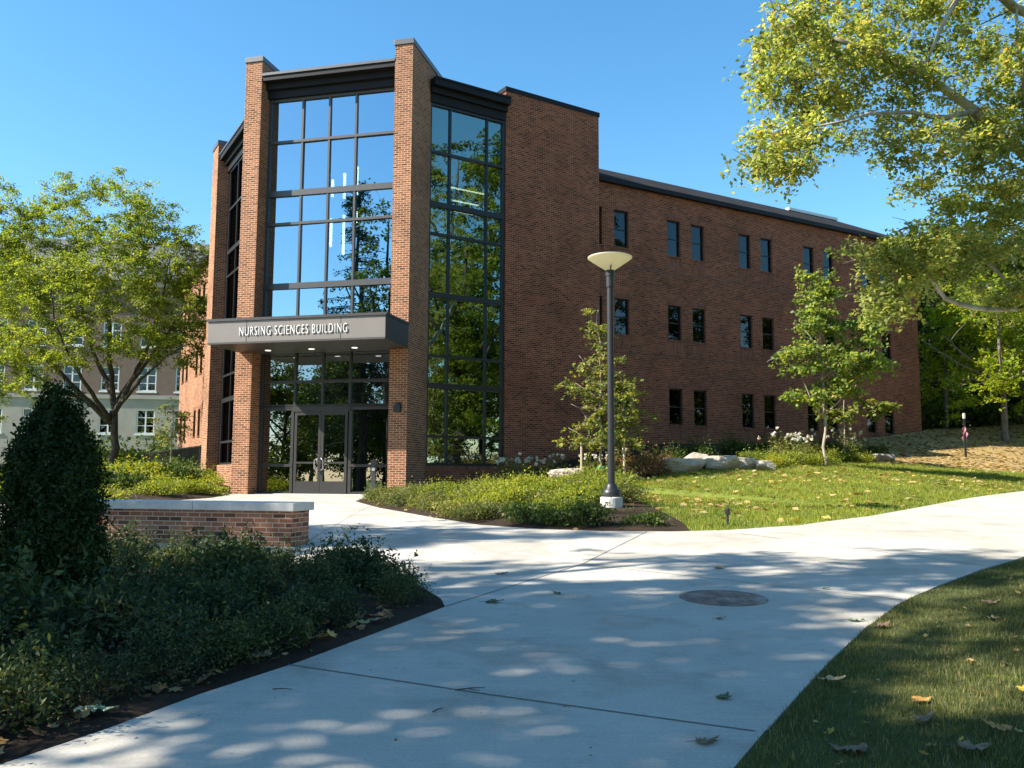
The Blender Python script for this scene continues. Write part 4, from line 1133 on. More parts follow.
# ------------------------------------------------------------------ trees
def tree(name, label, base, limbs, clouds, leaf, size, per, bark, seed, group=None, spread=.42, cat='tree', up=.35, aspect=.55, extra=None, twig=.022, parts=True, sprays=4, align=1.3, gaps=()):
    """limbs: polylines with end radii; clouds: (centre, radii, count) filled with leaf clumps that twigs reach for"""
    g = np.random.default_rng(seed)
    root = empty(name, base); tag(root, label, cat, group)
    b0 = np.array(base)
    mb = MB(); nodes = []; nrad = []
    for pts, r0, r1 in limbs:
        pts = np.array(pts, float)
        # smooth the polyline and give it a little wander
        d = np.linalg.norm(np.diff(pts, axis=0), axis=1); s = np.concatenate([[0], np.cumsum(d)]); L = s[-1]
        n = max(4, int(L / .45)); q_ = np.linspace(0, L, n + 1)
        sm = np.stack([np.interp(q_, s, pts[:, k]) for k in range(3)], 1)
        for _ in range(2): sm[1:-1] = (sm[:-2] + 2*sm[1:-1] + sm[2:]) / 4
        sm[1:-1] += g.normal(size=(n-1, 3)) * .03
        rad = r0 + (r1 - r0) * (q_ / L)**.8
        mb.tube([tuple(p - b0) for p in sm], list(rad), 9 if r0 > .08 else 6)
        nodes += list(sm[1:]); nrad += list(rad[1:])
    tb = mb.build('trunk', M[bark], root, smooth=True)
    tw = MB(); cen = []
    for c_, r_, k in clouds:
        v = g.normal(size=(k, 3)); v /= np.linalg.norm(v, axis=1)[:, None]
        cen.append(np.array(c_) + v * np.array(r_) * (g.uniform(.15, 1, k)**.5)[:, None])
    cen = np.concatenate(cen)
    for gx_, gy_, gr_ in gaps:                 # openings in the crown that let the sun through
        dv = cen - np.array([gx_, gy_, float(P(gx_, gy_))]); al = dv @ np.array(sd)
        cen = cen[np.linalg.norm(dv - al[:, None]*np.array(sd), axis=1) > gr_ + .35]
    nd = np.array(nodes); nr = np.array(nrad)
    order = np.argsort([np.min(((nd - c_)**2).sum(1)) for c_ in cen])
    nd = list(nd); nr = list(nr); arr = np.array(nd)
    for oi in order:
        c_ = cen[oi]
        dd = ((arr - c_)**2).sum(1); k = int(dd.argmin()); p0 = arr[k]; L = math.sqrt(dd[k])
        r0 = min(max(twig*(.5 + .35*L), .008), nr[k]*.75)
        mid = (p0 + c_)/2 + np.array([g.normal()*.1*L, g.normal()*.1*L, .10*L])
        m1 = .5*p0 + .5*mid; m2 = .5*c_ + .5*mid
        tw.tube([tuple(p0 - b0), tuple((.25*p0 + .5*m1 + .25*m2) - b0), tuple((.25*m1 + .5*m2 + .25*c_) - b0), tuple(c_ - b0)], [r0, r0*.75, r0*.5, .006], 5)
        new = [mid*.5 + (p0 + c_)*.25, c_]
        arr = np.vstack([arr, new]); nr += [r0*.7, .012]
    for c_ in cen[:520]:                      # fine twiglets carry the leaves of a clump
        for _ in range(2):
            v = g.normal(size=3) * np.array([1, 1, .5]) * spread * .7
            tw.tube([tuple(c_ - b0), tuple(c_ + v*.55 - b0 + np.array([0, 0, .03])), tuple(c_ + v - b0)], [.008, .006, .003], 3)
    if parts: tw.build('branches', M['bark_dark' if bark == 'bark_pale' else bark], root)
    lc = []; fv = []
    for c_ in cen:
        m_ = max(6, int(per * g.uniform(.55, 1.45) / sprays))
        for _ in range(sprays):                # flat leafy sprays hanging off the twig end
            L = spread * g.uniform(1.1, 2.3); d = g.normal(size=3); d[2] = d[2]*.35 - .15; d /= np.linalg.norm(d)
            nn = np.array([g.normal()*.5, g.normal()*.5, 1.0]); nn -= nn.dot(d)*d; nn /= np.linalg.norm(nn); w = np.cross(nn, d)
            t = g.uniform(-.25, 1, m_); lat = g.normal(size=m_) * spread * .42 * np.clip(1.15 - np.abs(t - .3), .25, 1)
            th = g.normal(size=m_) * spread * .13
            lc.append(c_ + d*(t*L)[:, None] + w*lat[:, None] + nn*(th - .18*L*t*t)[:, None])
            fv.append(np.tile(nn * align, (m_, 1)))
    lc = np.concatenate(lc); fv = np.concatenate(fv)
    for gx_, gy_, gr_ in gaps:
        dv = lc - np.array([gx_, gy_, float(P(gx_, gy_))]); al = dv @ np.array(sd)
        k_ = np.linalg.norm(dv - al[:, None]*np.array(sd), axis=1) > gr_
        lc, fv = lc[k_], fv[k_]
    V_ = leaves(lc - b0, size, up=up*.4, aspect=aspect, g=g, out=fv)
    leaf_obj('crown', V_, M[leaf], root)
    return root
gz = lambda x, y: float(ground(x, y)[0])

# big spreading tree at the left
bx, by = -19.3, 43.0; bz = gz(bx, by)
def P3(dx, dy, z): return (bx + dx, by + dy, z)
tree('honey_locust', 'spreading multi-stemmed tree with fine yellow-green leaves left of the tower', (bx, by, bz),
     [([P3(0, 0, bz - .3), P3(.05, 0, bz + 2.0), P3(-.2, .1, 5.2), P3(-.6, .3, 8.2), P3(-1.0, .4, 12.0)], .23, .05),
      ([P3(-.1, 0, 4.4), P3(.9, -.4, 6.0), P3(2.2, -.8, 7.6), P3(3.8, -1.2, 9.6)], .15, .03),
      ([P3(-.1, 0, 4.8), P3(.8, .8, 7.0), P3(1.4, 1.2, 9.6), P3(1.8, 1.4, 12.6)], .15, .03),
      ([P3(-.15, 0, 4.0), P3(-1.6, -.4, 5.4), P3(-3.2, -1.0, 7.2), P3(-5.6, -1.6, 9.0)], .17, .03),
      ([P3(-.2, .1, 5.4), P3(-1.8, 1.0, 7.8), P3(-3.0, 1.6, 11.0), P3(-3.6, 1.8, 13.2)], .14, .03),
      ([P3(-1.0, -.2, 4.9), P3(-2.9, .2, 5.7), P3(-5.2, .3, 6.8), P3(-7.5, .5, 7.4)], .12, .03),
      ([P3(.3, -.1, 5.0), P3(1.8, -1.5, 6.0), P3(3.2, -2.6, 6.8), P3(4.6, -3.4, 7.4)], .11, .025),
      ([P3(-.2, 0, 4.2), P3(-.8, -2.0, 6.0), P3(-1.4, -3.4, 8.2), P3(-1.5, -4.0, 10.4)], .13, .025)],
     [(P3(-1.2, 0, 14.3), (3.7, 3.6, 2.2), 115), (P3(-6.2, 0, 13.8), (3.4, 3.0, 2.2), 95), (P3(2.1, -.2, 12.2), (2.9, 3.0, 2.2), 100), (P3(-4.2, 0, 11.6), (3.2, 3.2, 2.3), 105), (P3(-.8, -2.6, 10.0), (4.2, 2.4, 2.0), 105),
      (P3(3.6, -.8, 9.2), (2.1, 2.2, 1.7), 60), (P3(-6.8, .3, 9.8), (2.6, 2.6, 2.4), 60), (P3(-4.8, -1.0, 7.6), (3.0, 2.4, 1.3), 50), (P3(2.8, -1.9, 7.4), (2.1, 2.0, 1.0), 34), (P3(-1.2, -2.8, 7.4), (2.6, 1.8, 1.1), 40), (P3(-7.6, 0, 6.2), (2.2, 2.2, 1.2), 34), (P3(-4.4, -2.0, 5.6), (2.4, 1.6, .9), 30), (P3(-7.0, -1.0, 4.4), (2.0, 1.6, .8), 20), (P3(.6, 2.4, 9.6), (3, 1.6, 2.4), 40)],
     'leaf_locust', .12, 170, 'bark_dark', 3, spread=.42, up=.4, twig=.034)
# low yellowish young tree in front of it
tree('young_tree', 'small leafy sapling among the shrubs under the spreading tree', (-15.4, 40.0, gz(-15.4, 40)), [([(-15.4, 40, 1.2), (-15.3, 40, 3.0), (-15.4, 40, 4.6)], .05, .015)],
     [((-15.4, 40, 4.0), (.8, .8, 1.1), 26)], 'leaf_young', .12, 60, 'bark_young', 41, spread=.3)

# old tree at the right: its trunk stands outside the picture, limbs reach over the path
tx, ty = 13.9, 18.9; tz = gz(tx, ty)
T = lambda dx, dy, z: (tx + dx, ty + dy, z)
tree('sycamore_tree', 'old wide tree at the right with pale limbs reaching over the path and lawn', (tx, ty, tz),
     [([T(0, 0, tz - .3), T(.05, 0, 3.5), T(-.1, .1, 6.5), T(.4, .2, 11), T(1.2, 0, 16), T(1.6, -.2, 20)], .46, .08),
      ([T(-.1, 0, 4.6), T(-2.2, -1.4, 4.6), (9.6, 16.2, 4.75), (8.1, 15.5, 4.55), (7.3, 15.0, 4.72), (6.85, 14.6, 5.25), (6.3, 14.1, 5.6)], .13, .02),
      ([T(0, .1, 5.6), T(-2.0, -1.4, 6.6), (9.5, 15.6, 7.2), (8.0, 14.7, 7.9), (6.7, 14.0, 8.3), (5.0, 13.2, 8.4)], .22, .035),
      ([T(-.05, .1, 6.4), T(-1.6, -2.0, 8.4), (10.0, 15.0, 9.2), (7.4, 13.4, 9.5), (5.8, 12.7, 9.3), (4.5, 12.5, 8.9)], .20, .03),
      ([(8.0, 14.7, 7.9), (7.0, 14.0, 7.5), (5.8, 13.3, 7.3), (4.6, 13.0, 6.9)], .06, .015),
      ([(7.4, 13.4, 9.5), (6.6, 13.0, 8.7), (6.3, 12.9, 7.9)], .06, .015), ([(9.5, 15.6, 7.2), (8.8, 14.6, 8.2), (8.3, 13.9, 9.3)], .08, .02),
      ([(9.6, 16.2, 4.75), (8.4, 15.4, 5.4), (7.6, 15.0, 6.0)], .05, .015),
      ([T(0, 0, 7.0), T(3.0, .6, 10), T(5, 1.0, 13)], .2, .04), ([T(.1, 0, 8.5), T(.8, -3.4, 12), T(1.4, -5.0, 14.5)], .19, .04)],
     [((5.2, 14.0, 8.75), (1.05, 1.6, .95), 32), ((6.1, 14.4, 7.9), (1.2, 1.6, 1.0), 34), ((4.30, 13.5, 6.75), (.5, .9, .55), 26), ((4.55, 13.6, 8.2), (.8, 1.2, .9), 30), ((7.6, 15.0, 8.6), (1.8, 1.8, 1.5), 56), ((8.2, 15.5, 7.2), (1.6, 1.6, .95), 40),
      ((9.6, 16.0, 8.2), (1.7, 1.8, 1.7), 42), ((6.7, 14.2, 10.3), (1.9, 2.0, 1.0), 40), ((9.0, 15.6, 10.8), (2.4, 2.2, 1.3), 38), ((6.6, 13.8, 6.9), (.8, .9, .3), 9),
      ((6.35, 14.3, 5.2), (.75, .8, .62), 26), ((7.7, 15.0, 5.45), (1.1, .9, .5), 24), ((8.9, 15.5, 6.0), (.9, .9, .6), 18), ((6.1, 14.1, 4.45), (.5, .6, .28), 9), ((8.9, 15.8, 5.0), (.8, .8, .4), 12),
      ((16.5, 17.6, 13.0), (5.0, 5.0, 4.5), 160), ((15.5, 18.0, 18.0), (3.8, 4.0, 3.4), 90), ((15.0, 14.5, 10.5), (3, 3, 3), 60)],
     'leaf_syc', .088, 140, 'bark_pale', 9, spread=.30, up=.4, twig=.024)

def round_tree(name, label, x, y, h, r, crown_z, seed, leaf, n, per, size, bark='bark_dark', group=None, spread=.6, cat='tree', gaps=()):
    z = gz(x, y); g = random.Random(seed)
    limbs = [([(x, y, z - .3), (x + g.uniform(-.2, .2), y, z + h*.35), (x + g.uniform(-.4, .4), y + g.uniform(-.4, .4), z + h*.88)], .018*h + .04, .04)]
    for k in range(7):
        a = 2*math.pi*k/7 + g.uniform(-.4, .4); z0 = z + h*g.uniform(.25, .5)
        limbs.append(([(x, y, z0), (x + .45*r*math.cos(a), y + .45*r*math.sin(a), z0 + h*.13), (x + .85*r*math.cos(a), y + .85*r*math.sin(a), z0 + h*.27)], .010*h, .025))
    cl = []
    for k in range(9):
        a = g.uniform(0, 6.28); q_ = r*g.uniform(.2, .62)
        cl.append(((x + q_*math.cos(a), y + q_*math.sin(a), z + crown_z + (h - crown_z)*g.uniform(.18, .86)), (r*.46, r*.46, (h - crown_z)*.20), max(3, n//9)))
    return tree(name, label, (x, y, z), limbs, cl, leaf, size, per, bark, seed, group, spread, cat, gaps=gaps)

# young trees before the wing
x, y = 2.72, 27.0; z = gz(x, y)
tree('young_tree', 'staked young tree with sparse pale leaves behind the street lamp', (x, y, z), [([(x, y, z - .2), (x + .02, y, z + 2), (x - .1, y, z + 5.3)], .05, .012)] +
     [([(x, y, z + h), (x + .5*math.cos(a)*q_, y + .5*math.sin(a)*q_, z + h + .35), (x + math.cos(a)*q_, y + math.sin(a)*q_, z + h + .6)], .018, .006) for h, a, q_ in [(1.0, 0, 1.2), (1.1, 3.1, 1.0), (1.4, 1.5, .9), (1.6, 5.9, 1.2), (1.8, 3.5, 1.0), (2.1, .5, .9), (2.5, 2.8, .8), (2.8, 5.6, .8), (3.2, .3, .6), (3.3, 3.4, .7)]],
     [((x + .15, y, z + 1.35), (1.4, .9, .4), 32), ((x + .45, y, z + 2.0), (1.25, .9, .5), 38), ((x + .2, y, z + 2.8), (1.0, .7, .5), 28), ((x + .0, y, z + 3.6), (.7, .5, .5), 15), ((x - .9, y, z + 3.0), (.35, .3, .3), 4), ((x + .5, y, z + 3.2), (.5, .4, .4), 8), ((x + .05, y, z + 4.6), (.4, .3, .5), 9), ((x - .3, y, z + 5.2), (.3, .2, .3), 3)],
     'leaf_young', .115, 46, 'bark_young', 17, spread=.20, up=.2, twig=.010)
for dx in (-.62, .66):
    sx_, sy_ = x + dx, y - .35
    st = MB(); st.lathe([(.035, -.3), (.035, 1.25), (.025, 1.28), (0, 1.28)], 10)
    o = st.build('tree_stake', M['wood']); o.location = (sx_, sy_, gz(sx_, sy_)); tag(o, 'pale wooden tree stake left of the young trunk' if dx < 0 else 'pale wooden tree stake right of the young trunk', 'tree stake')
bag = MB(); bag.lathe([(.0, -.02), (.21, 0), (.24, .12), (.20, .35), (.13, .52), (.06, .55)], 14)
for i_, v in enumerate(bag.v): bag.v[i_] = (v[0]*(1 + .12*math.sin(9*v[2] + 3*math.atan2(v[1], v[0]))), v[1]*(1 + .12*math.cos(8*v[2] + 4*math.atan2(v[1], v[0]))), v[2])
o = bag.build('watering_bag', M['green_bag'], smooth=True); o.location = (x, y, z); tag(o, 'green watering bag wrapped round the young trunk base', 'bag')

x, y = 10.6, 30.0; z = gz(x, y)
tree('young_tree', 'slender young tree with broad leaf tiers and pale trunk before the wing', (x, y, z),
     [([(x, y, z - .2), (x + .03, y, z + 2.3), (x - .02, y, z + 4.2), (x - .1, y, z + 6.3)], .065, .015),
      ([(x, y, z + 1.7), (x - .55, y, z + 2.35), (x - .75, y + .1, z + 3.2)], .035, .012), ([(x, y, z + 1.75), (x + .6, y - .1, z + 2.4), (x + 1.3, y - .1, z + 3.1)], .035, .012),
      ([(x, y, z + 3.0), (x + .8, y, z + 3.7), (x + 1.6, y, z + 4.4)], .025, .01), ([(x, y, z + 4.0), (x - .5, y, z + 4.6)], .018, .008)],
     [((x - .15, y, z + 6.0), (.65, .6, .75), 30), ((x - .1, y, z + 5.0), (.85, .7, .55), 34), ((x - .7, y, z + 3.7), (.95, .7, .6), 36), ((x + 1.1, y, z + 3.7), (1.2, .9, .85), 60), ((x + 1.5, y, z + 4.8), (.8, .6, .45), 20), ((x - .5, y, z + 2.4), (.9, .6, .35), 18), ((x + .6, y, z + 2.8), (.8, .6, .4), 20)],
     'leaf_redbud', .125, 44, 'bark_young', 23, spread=.27, up=.6, aspect=.75, twig=.010, align=.7)
x, y = 12.4, 33.0; z = gz(x, y)
tree('young_tree', 'thin sapling with a few yellowing leaves beside the slender young tree', (x, y, z), [([(x, y, z - .2), (x, y, z + 1.6), (x + .1, y, z + 3.0)], .04, .012)],
     [((x - .2, y, z + 1.7), (1.0, .7, .3), 16), ((x + 1.2, y, z + 2.0), (1.0, .6, .3), 15), ((x + .1, y, z + 2.7), (.5, .5, .3), 7)], 'leaf_young', .17, 36, 'bark_young', 29, spread=.2, up=.7, aspect=.8, twig=.010)

# woods behind the right end of the wing
for k, (x, y, h, r, lf) in enumerate([(24.5, 52, 13, 4.6, 'leaf_dark'), (29, 50, 14, 4.8, 'leaf_dark'), (34, 53, 15, 5.2, 'leaf_shade'), (27, 57, 13, 4.5, 'leaf_shade'), (39, 58, 15, 5.2, 'leaf_dark'), (32, 61, 13, 5, 'leaf_dark'), (22.6, 58, 11, 3.6, 'leaf_dark')]):
    round_tree('woodland_tree', 'tall dark tree in the woods beyond the end of the wing', x, y, h, r, 1.4, 60 + k, lf, 130, 75, .30, group='trees beyond the end of the wing', spread=.8)
round_tree('maple_tree', 'bright yellow-green maple in front of the dark woods at right', 24.4, 43.8, 8.6, 4.3, .6, 81, 'leaf_maple', 150, 80, .20, 'bark', spread=.5)
for k, (x, y, s) in enumerate([(22.2, 49.0, 3.4), (24.4, 50.5, 3.6), (27.0, 49.5, 3.0), (30.5, 50.5, 3.2), (25.5, 54, 5.0), (29, 54.5, 5.2), (33, 55, 5.0), (36.5, 54, 4.6), (34, 50, 3.6), (31.5, 58, 6.0), (27, 59, 6.0), (38, 58, 6.0)]):
    shrub('dark', x, y, s, 'dark undergrowth bush below the woods at right', 'undergrowth below the woods')
round_tree('maple_tree', 'second yellow-green maple farther right on the leafy slope', 29.5, 47.5, 9.0, 4.6, .6, 83, 'leaf_maple', 140, 80, .22, 'bark', spread=.5)
round_tree('maple_tree', 'low bright maple just past the brick corner of the wing', 23.3, 47.5, 6.0, 2.6, .5, 84, 'leaf_maple', 70, 70, .20, 'bark', spread=.45)
# trees at the far left, behind the old hall's lawn
for k, (x, y, h, r) in enumerate([(-34, 52, 12, 4.5), (-40, 46, 11, 4.2)]):
    round_tree('lawn_tree', 'green tree on the far lawn at the left', x, y, h, r, 2.5, 90 + k, 'leaf_locust', 110, 70, .22, group='trees on the far left lawn')

CROWN_GAPS = [(2.7, 5.55, .26), (3.5, 5.7, .26), (1.2, 10.6, .5), (4.6, 12.6, .5), (-.3, 12.3, .5), (4.6, 9.2, .2), (-1.0, 13.5, .45), (6.2, 14.2, .5)]
# trees beside and behind the viewer: they shade the path and show in the glass
for k, (x, y, h, r, cz, n) in enumerate([(-11.5, -1.5, 18, 5.4, 5.0, 400), (-14.5, 3.4, 17, 4.6, 5.0, 255), (-9.6, 7.0, 16, 2.6, 8.0, 58), (-6.5, -6.5, 17, 4.8, 6, 200), (-14.8, 11.2, 13, 2.6, 6.5, 40), (-15.5, -5, 20, 5, 8, 320), (-16.2, 11.8, 17.5, 2.6, 9.5, 32)]):
    round_tree('shade_tree', 'tall leafy tree left of the path throwing dappled shade', x, y, h, r, cz, 120 + k, 'leaf_shade', n, 60, .24, group='shade trees left of the path', spread=.60, gaps=CROWN_GAPS)
def conifer(x, y, h, r, seed, label):
    z = gz(x, y); g = np.random.default_rng(seed); root = empty('spruce_tree', (x, y, z)); tag(root, label, 'tree')
    mb = MB(); mb.tube([(0, 0, -.3), (0, 0, h*.5), (0, 0, h)], [.32, .18, .03], 8); mb.build('trunk', M['bark_dark'], root)
    cs = []; bb = MB()
    for k in range(150):
        t = g.uniform(.12, .99); a = g.uniform(0, 6.28); L = r*(1 - t)**.8 + .25
        tip = np.array([L*math.cos(a), L*math.sin(a), h*t - .18*L]); st = np.array([0, 0, h*t])
        bb.tube([tuple(st), tuple((st + tip)/2 + np.array([0, 0, .05*L])), tuple(tip)], [.04, .025, .01], 4)
        m_ = int(120*L/r + 30); q_ = g.uniform(.15, 1, m_)[:, None]
        cs.append(st + (tip - st)*q_ + g.normal(size=(m_, 3))*np.array([.16, .16, .12])*(1.2 - .5*q_) - np.array([0, 0, .12])*q_)
    bb.build('branches', M['bark_dark'], root)
    leaf_obj('crown', leaves(np.concatenate(cs), .20, up=.2, aspect=.35, g=g), M['leaf_conifer'], root)
conifer(-20.2, 9.2, 19.5, 3.6, 5, 'tall dark spruce standing left of the plaza')
for k, (x, y, h, r) in enumerate([(-23.5, 2.5, 10, 4), (-28, 0, 10.5, 4.2), (-32.5, -2, 10.5, 4.2), (-37, -6, 11, 4.5), (-27, -8, 11.5, 4.5), (-32, -10, 12, 4.5), (-31, 5, 9.5, 3.6)]):
    round_tree('garden_tree', 'mid-sized tree across the lawn facing the entrance', x, y, h, r, .6, 150 + k, 'leaf_shade', 150, 90, .25, group='trees facing the entrance', spread=.75)
for k, (x, y, h, r) in enumerate([(22.5, 17.5, 22, 5.8), (29, 14, 28, 7.0), (22, 5, 18, 5.5), (34, 20, 24, 6.5), (31, 8, 22, 6), (42, 27, 16, 5.5), (47, 21, 17, 6), (52, 30, 17, 6), (44, 34, 15, 4.5), (38, 12, 16, 5.5), (62, 30, 17, 6.5), (64, 39, 16, 6), (57, 44, 15, 5)]):
    round_tree('parkland_tree', 'tall bright tree on the lawn right of the path', x, y, h, r, 1.2, 170 + k, 'leaf_locust' if k == 0 else 'leaf_shade', 240, 170, .22, group='tall trees right of the path', spread=.62)

# ------------------------------------------------------------------ grass, litter, fallen leaves
def blades(name, poly, n, h, w, g, keep=None, lean=.7, mat='grass'):
    xs = [p[0] for p in poly]; ys = [p[1] for p in poly]
    x_ = g.uniform(min(xs), max(xs), n); y_ = g.uniform(min(ys), max(ys), n)
    m_ = _inside(x_, y_, poly) & ~_inside(x_, y_, PAVE)
    for q_ in (BED_MID, BED_FRONT, MULCH, BED_LEFT): m_ &= ~_inside(x_, y_, q_)
    if keep is not None: m_ &= keep(x_, y_)
    x_, y_ = x_[m_], y_[m_]; k = len(x_)
    z_ = ground(x_, y_)
    a = g.uniform(0, 6.28, k); l_ = g.uniform(0, lean, k); la = g.uniform(0, 6.28, k); hh = h*g.uniform(.5, 1.3, k); ww = w*g.uniform(.7, 1.3, k)*.5
    b_ = np.stack([x_, y_, z_ + .008], 1); s_ = np.stack([np.cos(a)*ww, np.sin(a)*ww, np.zeros(k)], 1)
    t_ = b_ + np.stack([np.cos(la)*l_*hh, np.sin(la)*l_*hh, hh], 1)
    V_ = np.stack([b_ - s_, b_ + s_, t_], 1)
    o = link(bpy.data.objects.new(name, np_mesh(name, V_, 3, M[mat]))); tag(o, kind='stuff'); return o
gb = np.random.default_rng(77)
NEARLAWN = [(.1, 2.9)] + NEAR[2:] + [(16, 15), (9, 3), (3, 2)]
blades('grass', [(.2, 3.0), (1.1, 4.45), (1.83, 5.74), (3.0, 7.66), (3.81, 8.82), (5.8, 11.0), (7.1, 12.2), (9.5, 14.5), (9.0, 9), (5.6, 6), (3.2, 3.0)], 360000, .046, .0058, gb, keep=lambda x, y: (x < .62*y + .5), mat='grass_shade')
blades('grass', [(3.0, 15.3), (5.6, 16.4), (7.6, 18.4), (9.6, 20.8), (14, 25.6), (24, 35.3), (26, 38), (20, 36), (13, 33), (9, 30.2), (5.2, 28.7), (3.4, 26), (2.8, 21.5), (3.1, 18)], 330000, .075, .014, gb)
def star_leaves(cen, size, g):
    n = len(cen); k = 12
    nrm = g.normal(size=(n, 3))*.32; nrm[:, 2] = 1; nrm /= np.linalg.norm(nrm, axis=1)[:, None]
    a = g.normal(size=(n, 3)); u = a - (a*nrm).sum(1)[:, None]*nrm; u /= np.linalg.norm(u, axis=1)[:, None]; w = np.cross(nrm, u)
    s_ = size*g.uniform(.55, 1.25, n)*.5; cu = g.uniform(-.3, .8, n)
    out_ = []
    for q_ in range(k):
        an = 2*math.pi*q_/k
        r_ = s_*(g.uniform(.8, 1.05, n) if q_ % 2 == 0 else g.uniform(.42, .72, n))
        x_, y_ = r_*math.cos(an)*1.15, r_*math.sin(an)*.85
        out_.append(cen + u*x_[:, None] + w*y_[:, None] + nrm*(cu*(y_**2 + .5*x_**2)/np.maximum(s_, 1e-4))[:, None])
    return np.stack(out_, 1)
def litter(name, poly, n, size, g, mat, dens=None, lift=.03, star=False):
    xs = [p[0] for p in poly]; ys = [p[1] for p in poly]
    x_ = g.uniform(min(xs), max(xs), n); y_ = g.uniform(min(ys), max(ys), n); m_ = _inside(x_, y_, poly)
    if dens is not None: m_ &= g.uniform(0, 1, n) < dens(x_, y_)
    x_, y_ = x_[m_], y_[m_]; z_ = np.where(_inside(x_, y_, PAVE), P(x_, y_), ground(x_, y_)) + lift*g.uniform(.4, 1, len(x_))
    cc_ = np.stack([x_, y_, z_], 1)
    if star: o = link(bpy.data.objects.new(name, np_mesh(name, star_leaves(cc_, size, g), 12, M[mat])))
    else: o = leaf_obj(name, leaves(cc_, size, up=2.2, aspect=.75, jitter=.5, g=g), M[mat])
    tag(o, kind='stuff')
LAWN = [(3.1, 15.8), (5.3, 16.8), (7.3, 18.7), (9.3, 20.9), (14, 26.0), (24, 35.6), (20, 36), (13, 33), (9, 30.2), (5.2, 28.7), (3.4, 26), (2.9, 21.5), (3.1, 18)]
litter('leaf_litter', LAWN, 11000, .15, gb, 'dry_leaf', lambda x, y: .18 + .8*np.exp(-((x - 4.2)**2/3 + (y - 21.0)**2/3)) + .5*np.exp(-((y - 24.5 - .3*x)**2/1.6)), .06)
litter('leaf_litter', MULCH, 26000, .17, gb, 'dry_leaf', lambda x, y: (y < 56)*.9, .05)
STRIP = FRONT[:-1] + [(-6.6, -.3), (-4.6, 3.0), (-3.5, 5.0), (-3.0, 5.9), (-2.4, 7.0), (-1.7, 8.1), (-1.1, 8.7)]
litter('leaf_litter', STRIP, 8500, .10, gb, 'bed_litter', lambda x, y: (y > 3)*np.clip(.75 - .7*_segdist(x, y, FRONT, False)[0], .06, .6)*(_segdist(x, y, FRONT, False)[0] > .10), .07, star=True)
litter('leaf_litter', BED_MID, 1500, .10, gb, 'dry_leaf', lambda x, y: (y < 30)*.6, .04)
litter('pavement_crumbs', PAVE, 26000, .022, gb, 'dry_leaf', lambda x, y: (y < 24)*(y > 2)*(np.abs(x) < 12)*.25, .004)
# bits of leaf on the near lawn
litter('leaf_litter', [(1.2, 4.4), (3.1, 7.5), (5.9, 10.9), (9.4, 14.3), (9, 9), (3.2, 3.2)], 700, .06, gb, 'dry_leaf', None, .05, star=True)

def fallen_leaf(label, x, y, size, col, rz, seed, lobes=5, curl=.16, grass=False):
    r_ = random.Random(seed); n = 40; mb = MB(); pts = []
    tips = [2*math.pi*(j_ + r_.uniform(-.18, .18))/(lobes + 1) for j_ in range(lobes + 1)]
    lens = [1.0] + [r_.uniform(.55, .95) for _ in tips[1:]]
    lens[(lobes + 1)//2] *= .55
    tw_ = r_.uniform(-1, 1)
    for k in range(n):
        a = 2*math.pi*k/n
        rad = .46
        for tp_, ln_ in zip(tips, lens):
            dd_ = abs((a - tp_ + math.pi) % (2*math.pi) - math.pi)
            rad = max(rad, ln_*max(0.0, 1 - dd_*1.25)**.75)
        rad *= size*.64*(1 + .09*r_.uniform(-1, 1))
        px2, py2 = rad*math.cos(a)*1.1, rad*math.sin(a)*.8
        pts.append((px2, py2*(1 - .25*curl), curl*(1.9*py2*py2 + .9*px2*px2)/size + tw_*curl*px2*py2*2/size + size*.05*r_.uniform(-1, 1)))
    for k in range(n): mb.face([(0, 0, 0), pts[k], pts[(k+1) % n]])
    zb = float(ground(x, y)[0]) + .04 if grass else (float(P(x, y)) + .012 if _inside(np.array([x]), np.array([y]), PAVE)[0] else float(ground(x, y)[0]) + .05)
    key = 'lf_%.2f_%.2f_%.2f' % col
    if key not in M: M[key] = plain('fallen_leaf_surface', col, .7, noise=.3, scale=30)
    o = mb.build('fallen_leaf', M[key], smooth=True); o.location = (x, y, zb); o.rotation_euler = (r_.uniform(-.1, .15), r_.uniform(-.12, .12), rz)
    tag(o, label, 'leaf')
    st = MB(); st.tube([(-size*.2, 0, .004), (-size*.5, .006, .005), (-size*.72, size*.08, .003)], [.002, .0016, .0012], 5); st.build('stalk', M['stem'], o)
BR, TAN, GRN, PALE, ORG, YEL = (.20, .125, .07), (.40, .27, .13), (.075, .11, .05), (.26, .33, .20), (.40, .20, .05), (.48, .36, .03)
for args in [('dull green leaf with its stalk on the near path', 1.31, 5.62, .15, GRN, 1.2, 1, 3), ('brown star-shaped leaf on the path at the bottom edge', 1.02, 4.82, .15, BR, .4, 2, 5),
             ('pale green leaf on the edge of the right lawn', 3.02, 7.95, .17, PALE, .2, 3, 3), ('orange leaf lying beyond the manhole cover', 2.56, 11.08, .17, ORG, .9, 4, 3),
             ('grey-green leaf on the path right of the shrub bed tip', -.18, 8.75, .19, GRN, .1, 5, 4), ('small dark leaf on the path between bed and manhole', .47, 9.25, .13, GRN, 2.2, 6, 3),
             ('dark green leaf on the path farther up from the bed tip', -.13, 10.54, .18, GRN, .5, 7, 3), ('large pale green leaf on the soil at the bed front', -2.4, 5.22, .26, PALE, .2, 8, 2),
             ('small dark leaf on the path right of the manhole', 3.35, 9.6, .11, GRN, .3, 9, 3), ('dark leaf near the centre of the path below the manhole', 1.85, 8.0, .10, BR, .1, 10, 3)]:
    fallen_leaf(*args)
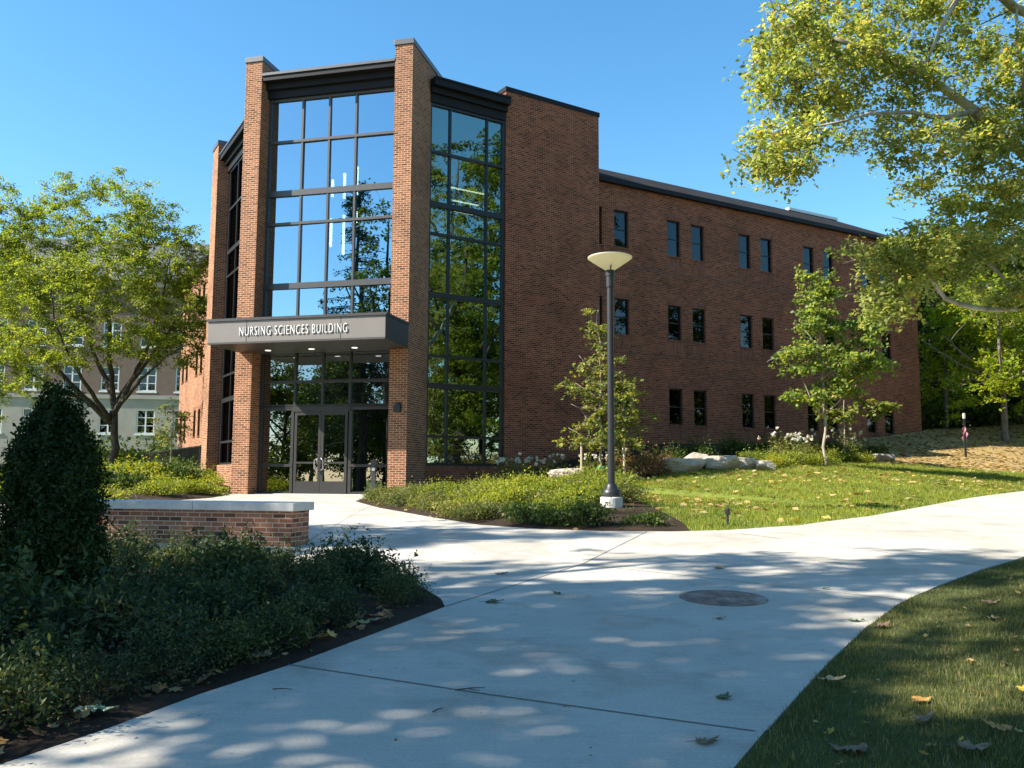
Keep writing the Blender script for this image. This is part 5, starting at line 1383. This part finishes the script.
for args in [('orange-brown oak leaf on the soil at the bed front', -2.45, 5.62, .17, ORG, .3, 11, 5), ('brown curled leaf on the soil midway along the bed front', -1.78, 6.5, .18, BR, 1.3, 12, 5), ('tan leaf under the shrubs near the bed tip', -1.15, 7.75, .16, TAN, .7, 13, 5), ('tan leaf at the bottom corner of the bed', -2.75, 4.65, .17, TAN, .9, 31, 5)]:
    fallen_leaf(*args)
for args in [('tan leaf on the sunlit grass near the path edge', 2.08, 5.95, .17, TAN, .1, 14, 5), ('large curled brown leaf on the grass at the bottom', 1.72, 4.60, .19, BR, 2.4, 15, 5), ('brown oak leaf in the middle of the near grass', 2.27, 5.02, .14, BR, .6, 16, 5),
             ('brown leaf at the bottom right of the grass', 2.25, 4.50, .18, BR, .2, 17, 5), ('yellow leaf at the right edge of the grass', 3.08, 5.45, .16, YEL, 1.0, 18, 3), ('orange leaf on the lit patch of grass', 2.42, 5.40, .14, ORG, .2, 19, 5),
             ('grey-brown leaf beside the pale green leaf', 3.12, 7.62, .18, BR, .5, 20, 5), ('pale curled leaf high on the shaded grass', 4.1, 7.7, .17, TAN, 1.2, 21, 3), ('brown leaf in the shade near the right edge', 4.5, 8.5, .2, BR, .2, 22, 5), ('orange-brown leaf near the bottom right corner', 2.55, 4.75, .16, ORG, 1.9, 23, 5)]:
    fallen_leaf(*args, curl=.3, grass=True)
# twigs on the path
for k, (x, y, a, L, lab) in enumerate([(-.35, 5.75, .3, .2, 'forked dark twig on the near path'), (-1.5, 5.75, -.1, .13, 'short straight twig on the path near the bed'), (-.45, 5.3, 1.0, .10, 'tiny twig lying crosswise on the near path')]):
    mb = MB(); z = float(P(x, y)) + .008
    mb.tube([(0, 0, 0), (L*.5*math.cos(a), L*.5*math.sin(a), .006), (L*math.cos(a), L*math.sin(a), .002)], [.004, .0035, .002], 5)
    if k == 0: mb.tube([(L*.4*math.cos(a), L*.4*math.sin(a), .004), (L*.8*math.cos(a - .5), L*.8*math.sin(a - .5), .004)], [.003, .002], 5)
    o = mb.build('twig', M['stem']); o.location = (x, y, z); tag(o, lab, 'twig')
for o in bpy.data.objects:
    if 'used' in o: del o['used']
for lst in protos.values():
    for o in lst:
        if 'category' not in o:
            for ch in list(o.children): bpy.data.objects.remove(ch)
            bpy.data.objects.remove(o)
